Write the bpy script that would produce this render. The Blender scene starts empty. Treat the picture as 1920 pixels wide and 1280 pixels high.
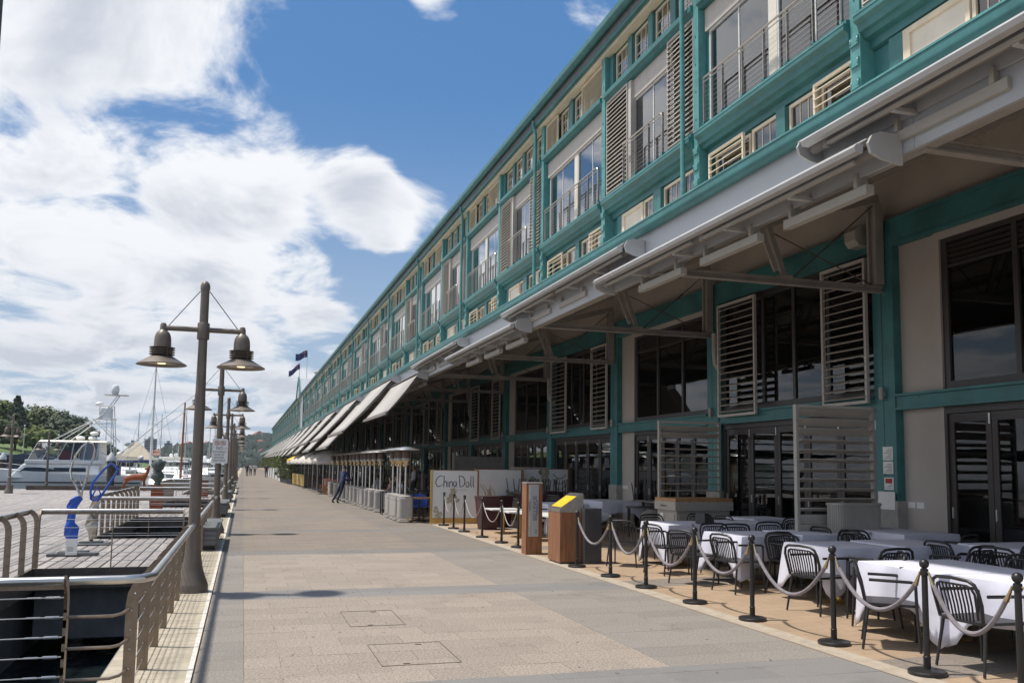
import bpy, bmesh, math, random
from mathutils import Vector, Matrix
random.seed(7)
R = math.radians
scene = bpy.context.scene
col = scene.collection
# ---------------------------------------------------------------- camera
F_PX, YAW, PITCH, ROLL, EYE = 1633.8, R(17.003), R(5.457), R(0.765), 1.75
fw = Vector((math.sin(YAW)*math.cos(PITCH), math.cos(YAW)*math.cos(PITCH), math.sin(PITCH)))
rt0 = Vector((math.cos(YAW), -math.sin(YAW), 0))
up0 = rt0.cross(fw)
rt = rt0*math.cos(ROLL) + up0*math.sin(ROLL)
up = up0*math.cos(ROLL) - rt0*math.sin(ROLL)
cam_data = bpy.data.cameras.new('camera')
cam_data.sensor_width = 36
cam_data.lens = 36*F_PX/1920
cam_data.shift_y = 79/1920
cam_data.clip_start, cam_data.clip_end = 0.1, 9000
cam = bpy.data.objects.new('camera', cam_data)
mw = Matrix(((rt.x, up.x, -fw.x, 0), (rt.y, up.y, -fw.y, 0), (rt.z, up.z, -fw.z, EYE), (0, 0, 0, 1)))
cam.matrix_world = mw
col.objects.link(cam)
scene.camera = cam
# ---------------------------------------------------------------- light, sky
SUN_TO = Vector((-1.185, 0.43, 3.15)).normalized()      # towards the sun
SUN_EL = math.asin(SUN_TO.z)
sun_d = bpy.data.lights.new('sun', 'SUN')
sun_d.energy, sun_d.angle, sun_d.color = 3.05, R(3.0), (1.0, 0.95, 0.87)
sun = bpy.data.objects.new('sun', sun_d)
sun.rotation_euler = (-SUN_TO).to_track_quat('-Z', 'Y').to_euler()
sun.location = (-20, 10, 60)
col.objects.link(sun)
scene.view_settings.view_transform = 'Standard'
scene.view_settings.look = 'None'
scene.view_settings.exposure = 0.58
scene.view_settings.gamma = 1.0
scene.cycles.use_denoising = True
scene.cycles.max_bounces = 6
scene.cycles.diffuse_bounces = 3
scene.cycles.glossy_bounces = 3
scene.cycles.transmission_bounces = 4
scene.cycles.transparent_max_bounces = 10
scene.cycles.caustics_reflective = False
scene.cycles.caustics_refractive = False


class NT:
    """small node-tree builder"""
    def __init__(s, tree): s.t = tree; s.t.nodes.clear()
    def n(s, kind, **kw):
        nd = s.t.nodes.new('ShaderNode' + kind)
        for k, v in kw.items():
            if k[0] == '_': nd.inputs[int(k[1:])].default_value = v
            else: setattr(nd, k, v)
        return nd
    def l(s, a, b): s.t.links.new(a, b)
    def math(s, op, a, b=None, c=None, clamp=False):
        nd = s.n('Math', operation=op); nd.use_clamp = clamp
        for i, v in enumerate((a, b, c)):
            if v is None: continue
            if isinstance(v, (int, float)): nd.inputs[i].default_value = v
            else: s.l(v, nd.inputs[i])
        return nd.outputs[0]
    def vmath(s, op, a, b=None, out=0):
        nd = s.n('VectorMath', operation=op)
        for i, v in enumerate((a, b)):
            if v is None: continue
            if isinstance(v, (tuple, list, Vector)): nd.inputs[i].default_value = tuple(v)
            else: s.l(v, nd.inputs[i])
        return nd.outputs['Value'] if out == 'v' else nd.outputs[0]
    def smooth(s, v, a, b):
        nd = s.n('MapRange', interpolation_type='SMOOTHSTEP'); s.l(v, nd.inputs[0])
        nd.inputs[1].default_value, nd.inputs[2].default_value = a, b
        return nd.outputs[0]
    def mix(s, f, a, b):
        nd = s.n('Mix', data_type='RGBA')
        for sock, v in ((nd.inputs[0], f), (nd.inputs[6], a), (nd.inputs[7], b)):
            if isinstance(v, (int, float)): sock.default_value = v
            elif isinstance(v, tuple): sock.default_value = v if len(v) == 4 else (*v, 1)
            else: s.l(v, sock)
        return nd.outputs[2]


world = bpy.data.worlds.new('World')
scene.world = world
world.use_nodes = True
w = NT(world.node_tree)
sky = w.n('TexSky', sky_type='NISHITA')
sky.sun_disc = False
sky.sun_elevation = SUN_EL
sky.sun_rotation = math.atan2(SUN_TO.x, SUN_TO.y)
sky.air_density, sky.dust_density, sky.ozone_density = 1.0, 0.3, 3.0
tc = w.n('TexCoord')
D = tc.outputs['Generated']
sep = w.n('SeparateXYZ'); w.l(D, sep.inputs[0])
zz = w.math('ADD', w.math('MAXIMUM', sep.outputs[2], 0.0), 0.16)
cx_ = w.math('DIVIDE', sep.outputs[0], zz)
cy_ = w.math('DIVIDE', sep.outputs[1], zz)
comb = w.n('CombineXYZ'); w.l(cx_, comb.inputs[0]); w.l(cy_, comb.inputs[1])
def cloud_noise(scale, detail, rough, off, dist=0.0):
    mp = w.n('Mapping'); w.l(comb.outputs[0], mp.inputs[0]); mp.inputs['Location'].default_value = off
    mp.inputs['Rotation'].default_value = (0, 0, R(25)); mp.inputs['Scale'].default_value = (1.0, 0.8, 1)
    nz = w.n('TexNoise'); w.l(mp.outputs[0], nz.inputs['Vector'])
    nz.inputs['Scale'].default_value = scale; nz.inputs['Detail'].default_value = detail
    nz.inputs['Roughness'].default_value = rough; nz.inputs['Distortion'].default_value = dist
    return nz.outputs[0]
n_big = cloud_noise(0.9, 3, 0.5, (3.1, 1.7, 0))
n_fine = cloud_noise(3.0, 14, 0.60, (0.4, 5.2, 0), 0.45)
n_shade = cloud_noise(3.0, 7, 0.55, (0.45, 5.14, 0), 0.45)
base = w.math('ADD', w.math('MULTIPLY', w.math('SUBTRACT', n_big, 0.5), 0.9), w.math('MULTIPLY', w.math('SUBTRACT', n_fine, 0.5), 2.5))
# the sky of that day: a bank of broken cloud to the left of the wharf, clear blue over it, single cumulus clouds
def blob(d, inner, outer, amount):
    dt = w.vmath('DOT_PRODUCT', D, d, 'v')
    return w.math('MULTIPLY', w.smooth(dt, math.cos(R(outer)), math.cos(R(inner))), amount)
BLOBS = [((-0.0762, 0.9184, 0.3882), 4, 15, 0.25),
         ((0.02, 0.9323, 0.3613), 1, 7, 0.16),
         ((-0.1824, 0.9541, 0.2374), 5, 15, 0.15),
         ((-0.0776, 0.9691, 0.2341), 3, 11, 0.22),
         ((-0.2172, 0.8972, 0.3845), 3, 12, 0.12),
         ((-0.2084, 0.968, 0.1401), 6, 16, 0.05),
         ((0.0579, 0.9584, 0.2795), 1, 7, 0.18),
         ((0.1631, 0.939, 0.3029), 0.6, 6.2, 0.62),
         ((0.13, 0.9515, 0.2788), 0.4, 3.6, 0.3),
         ((0.2027, 0.9377, 0.2822), 0.4, 3.4, 0.28),
         ((0.1687, 0.8791, 0.4457), 0.3, 5.0, 0.92),
         ((0.3221, 0.8207, 0.4718), 0.4, 3.6, 0.58),
         ((0.1806, 0.8578, 0.4812), 0.4, 2.5, 0.6),
         ((0.0503, 0.9774, 0.2055), 0.5, 4, 0.2),
         ((0.0747, 0.9812, 0.178), 0.5, 4, 0.18),
         ((0.2316, 0.8907, 0.3913), 4, 8, -0.4),
         ((0.1106, 0.9031, 0.4151), 2, 7, -0.42),
         ((0.2524, 0.861, 0.4415), 3, 9, -0.3),
         ((0.3731, 0.8529, 0.3653), 6, 22, -0.4),
         ((-0.1687, 0.9332, 0.3174), 1.5, 6, -0.42),
         ((-0.0746, 0.9465, 0.314), 1, 5, -0.36),
         ((0.0783, 0.9444, 0.3194), 0.8, 3.5, -0.18),
         ((0.0777, 0.9693, 0.2331), 1, 4, -0.36),
         ((0.2679, 0.889, 0.3713), 3, 10, -0.3),
         ((0.1546, 0.9639, 0.2169), 2, 5, -0.3),
         ((0.0579, 0.8895, 0.4532), 2, 6, -0.2),
         ((-0.1428, 0.9715, 0.1894), 0.8, 4, -0.15),
         ((-0.9, 0.15, 0.4), 15, 62, 0.34),
         ((-0.6, 0.62, 0.5), 8, 26, 0.16)]
tot = base
for d, i_, o_, a_ in BLOBS:
    tot = w.math('ADD', tot, blob(d, i_, o_, a_))
hor = w.math('MULTIPLY', w.smooth(sep.outputs[2], 0.20, 0.02), 0.22)
tot = w.math('ADD', tot, hor)
cover = w.smooth(tot, -0.10, 0.36)
thick = w.smooth(w.math('ADD', w.math('MULTIPLY', n_shade, 0.9), w.math('MULTIPLY', tot, 0.30)), 0.52, 0.88)
thick = w.math('ADD', thick, w.math('MULTIPLY', w.smooth(sep.outputs[2], 0.28, 0.04), 0.45), clamp=True)
ccol = w.mix(thick, (4.4, 4.45, 4.55), (2.75, 2.9, 3.25))
skyhaze = w.mix(w.math('MULTIPLY', w.smooth(sep.outputs[2], 0.42, 0.0), 0.8), w.mix(0.78, sky.outputs[0], (0.22, 0.82, 1.92)), (2.2, 2.65, 3.2))
allsky = w.mix(w.math('MULTIPLY', cover, 0.94), skyhaze, ccol)
bg = w.n('Background'); w.l(allsky, bg.inputs[0]); bg.inputs[1].default_value = 0.15
wo = w.n('OutputWorld'); w.l(bg.outputs[0], wo.inputs[0])

# ---------------------------------------------------------------- materials
MATS = {}
def mat(name, c, rough=0.6, metal=0.0, var=0.18, scale=3.0, bump=0.0, bscale=30.0, rnd=0.0, spec=0.5, stretch=None, dirt=0.0, world=False):
    m = bpy.data.materials.new(name); m.use_nodes = True
    t = NT(m.node_tree)
    p = t.n('BsdfPrincipled'); o = t.n('OutputMaterial'); t.l(p.outputs[0], o.inputs[0])
    co = t.n('NewGeometry').outputs['Position'] if world else t.n('TexCoord').outputs['Object']
    if stretch:
        mp = t.n('Mapping'); t.l(co, mp.inputs[0]); mp.inputs['Scale'].default_value = stretch; co = mp.outputs[0]
    nz = t.n('TexNoise'); t.l(co, nz.inputs['Vector']); nz.inputs['Scale'].default_value = scale; nz.inputs['Detail'].default_value = 6
    nz.inputs['Roughness'].default_value = 0.65
    lo = tuple(max(0, x*(1-var)) for x in c); hi = tuple(min(1, x*(1+var)) for x in c)
    colr = t.mix(t.smooth(nz.outputs[0], 0.3, 0.7), lo, hi)
    if rnd:
        oi = t.n('ObjectInfo')
        hsv = t.n('HueSaturation'); t.l(colr, hsv.inputs['Color'])
        t.l(t.math('ADD', t.math('MULTIPLY', oi.outputs['Random'], 2*rnd), 1-rnd), hsv.inputs['Value'])
        colr = hsv.outputs[0]
    if dirt:
        nd = t.n('TexNoise'); t.l(co, nd.inputs['Vector']); nd.inputs['Scale'].default_value = 1.1 if world else scale*0.35; nd.inputs['Detail'].default_value = 9
        nd.inputs['Roughness'].default_value = 0.7
        colr = t.mix(t.math('MULTIPLY', t.smooth(nd.outputs[0], 0.52, 0.72), dirt), colr, tuple(x*0.35 for x in c))
    t.l(colr, p.inputs['Base Color'])
    p.inputs['Roughness'].default_value = rough; p.inputs['Metallic'].default_value = metal
    p.inputs['Specular IOR Level'].default_value = spec
    if rough < 0.9:
        t.l(t.math('ADD', t.math('MULTIPLY', nz.outputs[0], 0.2), rough-0.1), p.inputs['Roughness'])
    if bump:
        nb = t.n('TexNoise'); t.l(co, nb.inputs['Vector']); nb.inputs['Scale'].default_value = bscale; nb.inputs['Detail'].default_value = 4
        b = t.n('Bump'); t.l(nb.outputs[0], b.inputs['Height']); b.inputs['Strength'].default_value = bump; b.inputs['Distance'].default_value = 0.02
        t.l(b.outputs[0], p.inputs['Normal'])
    MATS[name] = m
    return m
def glass(name, tint, refl=1.0, rough=0.01):
    m = bpy.data.materials.new(name); m.use_nodes = True
    t = NT(m.node_tree); o = t.n('OutputMaterial')
    tr = t.n('BsdfTransparent'); tr.inputs[0].default_value = (*tint, 1)
    gl = t.n('BsdfGlossy'); gl.inputs['Roughness'].default_value = rough
    fr = t.n('Fresnel'); fr.inputs[0].default_value = 1.52
    geo = t.n('TexCoord').outputs['Object']
    nz = t.n('TexNoise'); t.l(geo, nz.inputs['Vector']); nz.inputs['Scale'].default_value = 0.8
    bp = t.n('Bump'); t.l(nz.outputs[0], bp.inputs['Height']); bp.inputs['Strength'].default_value = 0.04; bp.inputs['Distance'].default_value = 0.05
    t.l(bp.outputs[0], gl.inputs['Normal'])
    mx = t.n('MixShader'); t.l(t.math('MULTIPLY', fr.outputs[0], refl, clamp=True), mx.inputs[0])
    t.l(tr.outputs[0], mx.inputs[1]); t.l(gl.outputs[0], mx.inputs[2]); t.l(mx.outputs[0], o.inputs[0])
    MATS[name] = m
    return m
def emit(name, c, s):
    m = bpy.data.materials.new(name); m.use_nodes = True
    p = m.node_tree.nodes['Principled BSDF']
    p.inputs['Base Color'].default_value = (*c, 1); p.inputs['Emission Color'].default_value = (*c, 1); p.inputs['Emission Strength'].default_value = s
    MATS[name] = m

mat('teal', (0.046, 0.178, 0.180), 0.45, var=0.2, scale=1.6, bump=0.08, bscale=18, dirt=0.35)
mat('teal_trim', (0.098, 0.295, 0.290), 0.45, var=0.2, scale=2.2, bump=0.08, bscale=18, dirt=0.3)
mat('cream', (0.80, 0.70, 0.53), 0.55, var=0.07, dirt=0.1)
mat('cream_door', (0.80, 0.74, 0.62), 0.5, var=0.05, dirt=0.12)
mat('grey_header', (0.54, 0.50, 0.455), 0.6, var=0.06, dirt=0.1)
mat('grey_louvre', (0.41, 0.365, 0.315), 0.5, var=0.1)
mat('greige', (0.48, 0.43, 0.385), 0.7, var=0.06, scale=1.0, bump=0.1, bscale=8, dirt=0.12)
mat('stone', (0.36, 0.34, 0.31), 0.8, var=0.12, scale=6, bump=0.15, dirt=0.2)
mat('soffit', (0.46, 0.41, 0.36), 0.6, var=0.1, scale=0.8, dirt=0.3)
mat('steel_grey', (0.34, 0.31, 0.28), 0.5, var=0.12, dirt=0.2)
mat('dark_frame', (0.05, 0.041, 0.038), 0.4, var=0.15)
mat('screen_slat', (0.50, 0.46, 0.41), 0.55, var=0.08, dirt=0.1)
mat('fascia', (0.44, 0.46, 0.485), 0.45, var=0.04, scale=0.7, dirt=0.06)
mat('white_metal', (0.46, 0.455, 0.445), 0.35, var=0.06, dirt=0.15)
mat('alu', (0.62, 0.60, 0.57), 0.3, metal=0.85, var=0.08)
mat('steel', (0.46, 0.41, 0.35), 0.32, metal=0.9, var=0.12, scale=9)
mat('rail_steel', (0.58, 0.56, 0.53), 0.34, metal=0.95, var=0.06)
mat('post_steel', (0.27, 0.21, 0.155), 0.42, metal=0.7, var=0.2, scale=7)
mat('bronze', (0.185, 0.152, 0.122), 0.45, metal=0.25, var=0.12, scale=4, dirt=0.15)
mat('lamp_inside', (0.55, 0.48, 0.36), 0.4, var=0.05)
mat('roof', (0.16, 0.17, 0.18), 0.6, var=0.15)
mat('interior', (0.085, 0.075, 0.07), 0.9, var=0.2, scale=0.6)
mat('reflection_pale', (0.38, 0.32, 0.27), 0.9, var=0.3, scale=0.8)  # pale tone of the boxes that imitate reflections behind the shopfront glass
mat('curtain', (0.55, 0.54, 0.58), 0.9, var=0.3, scale=1.2, stretch=(6, 6, 0.2))
mat('curtain_dark', (0.10, 0.11, 0.13), 0.9, var=0.5, scale=1.2, stretch=(6, 6, 0.2))
mat('awning_fabric', (0.44, 0.415, 0.385), 0.85, var=0.05, scale=0.7, dirt=0.1)
mat('awning_edge', (0.22, 0.20, 0.185), 0.8, var=0.1)
mat('black_metal', (0.018, 0.017, 0.017), 0.38, var=0.2)
mat('chair_black', (0.022, 0.021, 0.022), 0.45, var=0.2)
mat('cloth', (0.66, 0.66, 0.755), 0.85, var=0.04, scale=2, bump=0.4, bscale=5, world=True)
mat('rope', (0.235, 0.21, 0.225), 0.85, var=0.15, scale=20, bump=0.3, bscale=120)
mat('brass', (0.62, 0.48, 0.27), 0.25, metal=0.95, var=0.1)
mat('gold', (0.60, 0.40, 0.13), 0.35, metal=0.8, var=0.1)
mat('timber_red', (0.27, 0.115, 0.05), 0.5, var=0.3, scale=4, stretch=(6, 6, 0.5), dirt=0.15)
mat('timber_oak', (0.42, 0.23, 0.10), 0.5, var=0.3, scale=4, stretch=(6, 6, 0.5))
mat('deck', (0.30, 0.272, 0.255), 0.8, var=0.25, scale=3, stretch=(5, 0.35, 5), bump=0.25, bscale=25, rnd=0.16, dirt=0.2, world=True)
mat('deck_beam', (0.11, 0.085, 0.07), 0.85, var=0.3, scale=2, bump=0.3, bscale=12, dirt=0.35)
mat('wall_concrete', (0.165, 0.17, 0.175), 0.85, var=0.25, scale=1.2, bump=0.3, bscale=9, dirt=0.5)
mat('kerb', (0.43, 0.37, 0.28), 0.85, var=0.14, scale=4, bump=0.2, bscale=40, rnd=0.07, dirt=0.2, world=True)
mat('kerb_score', (0.37, 0.305, 0.22), 0.9)
mat('terrace_edge', (0.40, 0.335, 0.26), 0.8, var=0.15, scale=6, dirt=0.15)
mat('white_line', (0.62, 0.58, 0.52), 0.8, var=0.2, scale=9)
mat('paver_tan', (0.322, 0.270, 0.224), 0.75, var=0.42, scale=48, bump=0.3, bscale=160, rnd=0.07, dirt=0.30, spec=0.15, world=True)
mat('paver_grey', (0.262, 0.236, 0.208), 0.75, var=0.3, scale=48, bump=0.25, bscale=160, rnd=0.06, dirt=0.30, spec=0.15, world=True)
mat('paver_band', (0.215, 0.203, 0.190), 0.72, var=0.2, scale=70, bump=0.2, bscale=160, rnd=0.06, dirt=0.30, world=True)
mat('grout', (0.27, 0.225, 0.18), 0.9, var=0.2)
mat('iron', (0.12, 0.10, 0.08), 0.7, var=0.3)
mat('rust', (0.26, 0.072, 0.025), 0.8, var=0.35, scale=3, bump=0.2, bscale=20, dirt=0.35)
mat('verdigris', (0.085, 0.11, 0.10), 0.6, metal=0.2, var=0.3, scale=5, dirt=0.4)
mat('sculpt_blue', (0.015, 0.095, 0.50), 0.28, var=0.15)
mat('sculpt_silver', (0.50, 0.49, 0.48), 0.25, metal=0.95, var=0.2)
mat('grey_stone', (0.13, 0.135, 0.13), 0.7, var=0.2, scale=8, bump=0.2)
mat('white_paint', (0.72, 0.72, 0.70), 0.4, var=0.05, dirt=0.06)
mat('sign_white', (0.82, 0.81, 0.78), 0.5, var=0.05, dirt=0.1)
mat('print_black', (0.02, 0.02, 0.02), 0.6)
mat('print_red', (0.5, 0.03, 0.025), 0.6)
mat('print_grey', (0.13, 0.13, 0.125), 0.6)
mat('print_beige', (0.44, 0.40, 0.31), 0.6, var=0.25, scale=12)
mat('print_pale', (0.52, 0.52, 0.48), 0.6)
mat('panel_blue', (0.78, 0.80, 0.80), 0.35, var=0.03)
mat('yellow', (0.75, 0.48, 0.01), 0.45, var=0.1)
mat('orange_wood', (0.55, 0.23, 0.06), 0.5, var=0.2)
mat('pink', (0.62, 0.30, 0.25), 0.7, var=0.2)
mat('maroon', (0.075, 0.022, 0.028), 0.35, var=0.2)
mat('soil', (0.05, 0.035, 0.025), 0.95, var=0.3)
mat('blue_chair', (0.05, 0.11, 0.42), 0.6, var=0.1)
mat('charcoal', (0.055, 0.055, 0.06), 0.45, var=0.15, dirt=0.1)
mat('heater_grey', (0.47, 0.44, 0.40), 0.4, metal=0.3, var=0.06, dirt=0.1)
mat('mesh_brown', (0.12, 0.08, 0.06), 0.6, var=0.2)
mat('linen', (0.40, 0.38, 0.34), 0.6, var=0.05)
mat('cushion', (0.17, 0.165, 0.15), 0.9, var=0.1)
mat('umbrella', (0.58, 0.53, 0.47), 0.85, var=0.08, dirt=0.1)
mat('skin', (0.42, 0.24, 0.17), 0.6, var=0.05)
mat('hair', (0.02, 0.014, 0.011), 0.7)
mat('navy', (0.035, 0.055, 0.15), 0.8, var=0.15)
mat('navy_dark', (0.014, 0.017, 0.035), 0.85, var=0.15)
mat('shirt_white', (0.55, 0.55, 0.55), 0.8, var=0.08)
mat('shirt_dark', (0.03, 0.028, 0.03), 0.85)
mat('boat_white', (0.86, 0.86, 0.84), 0.22, var=0.03)
mat('boat_cream', (0.70, 0.66, 0.55), 0.3, var=0.05)
mat('boat_dark', (0.02, 0.022, 0.028), 0.2, var=0.1)
mat('boat_navy', (0.02, 0.03, 0.08), 0.4, var=0.1)
mat('canvas_beige', (0.52, 0.45, 0.33), 0.8, var=0.1)
mat('bark', (0.09, 0.065, 0.045), 0.9, var=0.3)
mat('leaf_mid', (0.115, 0.140, 0.045), 0.7, var=0.45, scale=0.5, rnd=0.1)
mat('leaf_dark', (0.066, 0.088, 0.040), 0.7, var=0.45, scale=0.5, rnd=0.1)
mat('leaf_light', (0.13, 0.165, 0.035), 0.7, var=0.4, scale=0.5)
mat('grass', (0.10, 0.15, 0.035), 0.9, var=0.35, scale=0.3)
mat('hill', (0.045, 0.062, 0.040), 0.95, var=0.5, scale=0.06, dirt=0.4)
mat('house_wall', (0.50, 0.43, 0.36), 0.8, var=0.15, rnd=0.3)
mat('house_roof', (0.34, 0.13, 0.075), 0.8, var=0.2, rnd=0.35)
mat('tower_block', (0.26, 0.24, 0.23), 0.8, var=0.15)
mat('shed_blue', (0.08, 0.16, 0.19), 0.5, var=0.2)
mat('shed_dark', (0.05, 0.07, 0.10), 0.5, var=0.2)
mat('car_paint', (0.42, 0.44, 0.47), 0.25, metal=0.4)
mat('wood_mast', (0.26, 0.10, 0.045), 0.5)
mat('flag_blue', (0.02, 0.025, 0.12), 0.8, var=0.2)
mat('rubber', (0.02, 0.02, 0.02), 0.8)
mat('chrome', (0.75, 0.75, 0.76), 0.12, metal=1.0, var=0.03)
glass('glass_dark', (0.75, 0.74, 0.73), 1.5)
glass('glass_up', (0.80, 0.81, 0.85), 3.2)
glass('glass_clear', (0.92, 0.93, 0.94), 1.0)
glass('vinyl', (0.62, 0.63, 0.66), 1.2, 0.08)
emit('lamp_glow', (1.0, 0.80, 0.45), 1.1)

def water_mat():
    m = bpy.data.materials.new('water'); m.use_nodes = True
    t = NT(m.node_tree); p = t.n('BsdfPrincipled'); o = t.n('OutputMaterial'); t.l(p.outputs[0], o.inputs[0])
    p.inputs['Base Color'].default_value = (0.012, 0.018, 0.020, 1); p.inputs['Roughness'].default_value = 0.04
    p.inputs['IOR'].default_value = 1.33
    g = t.n('NewGeometry')
    hs = []
    for sc, st in ((1.3, 1.0), (5.0, 0.35)):
        mp = t.n('Mapping'); t.l(g.outputs['Position'], mp.inputs[0]); mp.inputs['Scale'].default_value = (1, 0.6, 1)
        nz = t.n('TexNoise'); t.l(mp.outputs[0], nz.inputs['Vector']); nz.inputs['Scale'].default_value = sc; nz.inputs['Detail'].default_value = 3
        hs.append(t.math('MULTIPLY', nz.outputs[0], st))
    b = t.n('Bump'); t.l(t.math('ADD', hs[0], hs[1]), b.inputs['Height']); b.inputs['Strength'].default_value = 0.5; b.inputs['Distance'].default_value = 0.12
    t.l(b.outputs[0], p.inputs['Normal'])
    MATS['water'] = m
water_mat()

def floor_mat(name, tan, grey, band, field, tile, bands, border=None):
    """paving laid in the world's own grid: field / side strips / cross bands, fine joints"""
    m = bpy.data.materials.new(name); m.use_nodes = True
    t = NT(m.node_tree); p = t.n('BsdfPrincipled'); o = t.n('OutputMaterial'); t.l(p.outputs[0], o.inputs[0])
    g = t.n('NewGeometry').outputs['Position']
    s = t.n('SeparateXYZ'); t.l(g, s.inputs[0])
    x, y = s.outputs[0], s.outputs[1]
    br = t.n('TexBrick'); t.l(g, br.inputs['Vector'])
    br.inputs['Scale'].default_value = 1.0; br.inputs['Brick Width'].default_value = tile[0]; br.inputs['Row Height'].default_value = tile[1]
    br.inputs['Mortar Size'].default_value = 0.006; br.inputs['Color1'].default_value = (0.93, 0.93, 0.93, 1); br.inputs['Color2'].default_value = (1.08, 1.06, 1.03, 1)
    br.inputs['Mortar'].default_value = (0.78, 0.75, 0.72, 1)
    nz = t.n('TexNoise'); t.l(g, nz.inputs['Vector']); nz.inputs['Scale'].default_value = 45; nz.inputs['Detail'].default_value = 5
    nl = t.n('TexNoise'); t.l(g, nl.inputs['Vector']); nl.inputs['Scale'].default_value = 0.55; nl.inputs['Detail'].default_value = 7; nl.inputs['Roughness'].default_value = 0.7
    infield = t.math('MULTIPLY', t.math('GREATER_THAN', x, field[0]), t.math('LESS_THAN', x, field[1]))
    c = t.mix(infield, grey, tan)
    fy = t.math('WRAP', y, bands[0]+5.76, bands[0])
    isb = t.math('LESS_THAN', fy, bands[0]+bands[1])
    c = t.mix(isb, c, band)
    mul = t.n('Mix', data_type='RGBA', blend_type='MULTIPLY'); mul.inputs[0].default_value = 1
    t.l(c, mul.inputs[6]); t.l(br.outputs[0], mul.inputs[7]); c = mul.outputs[2]
    c = t.mix(t.math('MULTIPLY', t.smooth(nz.outputs[0], 0.35, 0.7), 0.28), c, tuple(v*1.35 for v in tan))
    c = t.mix(t.math('MULTIPLY', t.smooth(nl.outputs[0], 0.5, 0.72), 0.30), c, tuple(v*0.55 for v in grey))
    t.l(c, p.inputs['Base Color']); p.inputs['Roughness'].default_value = 0.9; p.inputs['Specular IOR Level'].default_value = 0.1
    b = t.n('Bump'); t.l(nz.outputs[0], b.inputs['Height']); b.inputs['Strength'].default_value = 0.15; b.inputs['Distance'].default_value = 0.01
    t.l(b.outputs[0], p.inputs['Normal'])
    MATS[name] = m
floor_mat('promenade_far', (0.232, 0.197, 0.165), (0.205, 0.184, 0.163), (0.192, 0.186, 0.180), (0.08, 3.72), (0.6, 0.4), (11.95, 0.76))
floor_mat('terrace_floor', (0.36, 0.265, 0.185), (0.36, 0.265, 0.185), (0.20, 0.18, 0.165), (0, 20), (0.4, 0.2), (11.95, 0.76))

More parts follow.
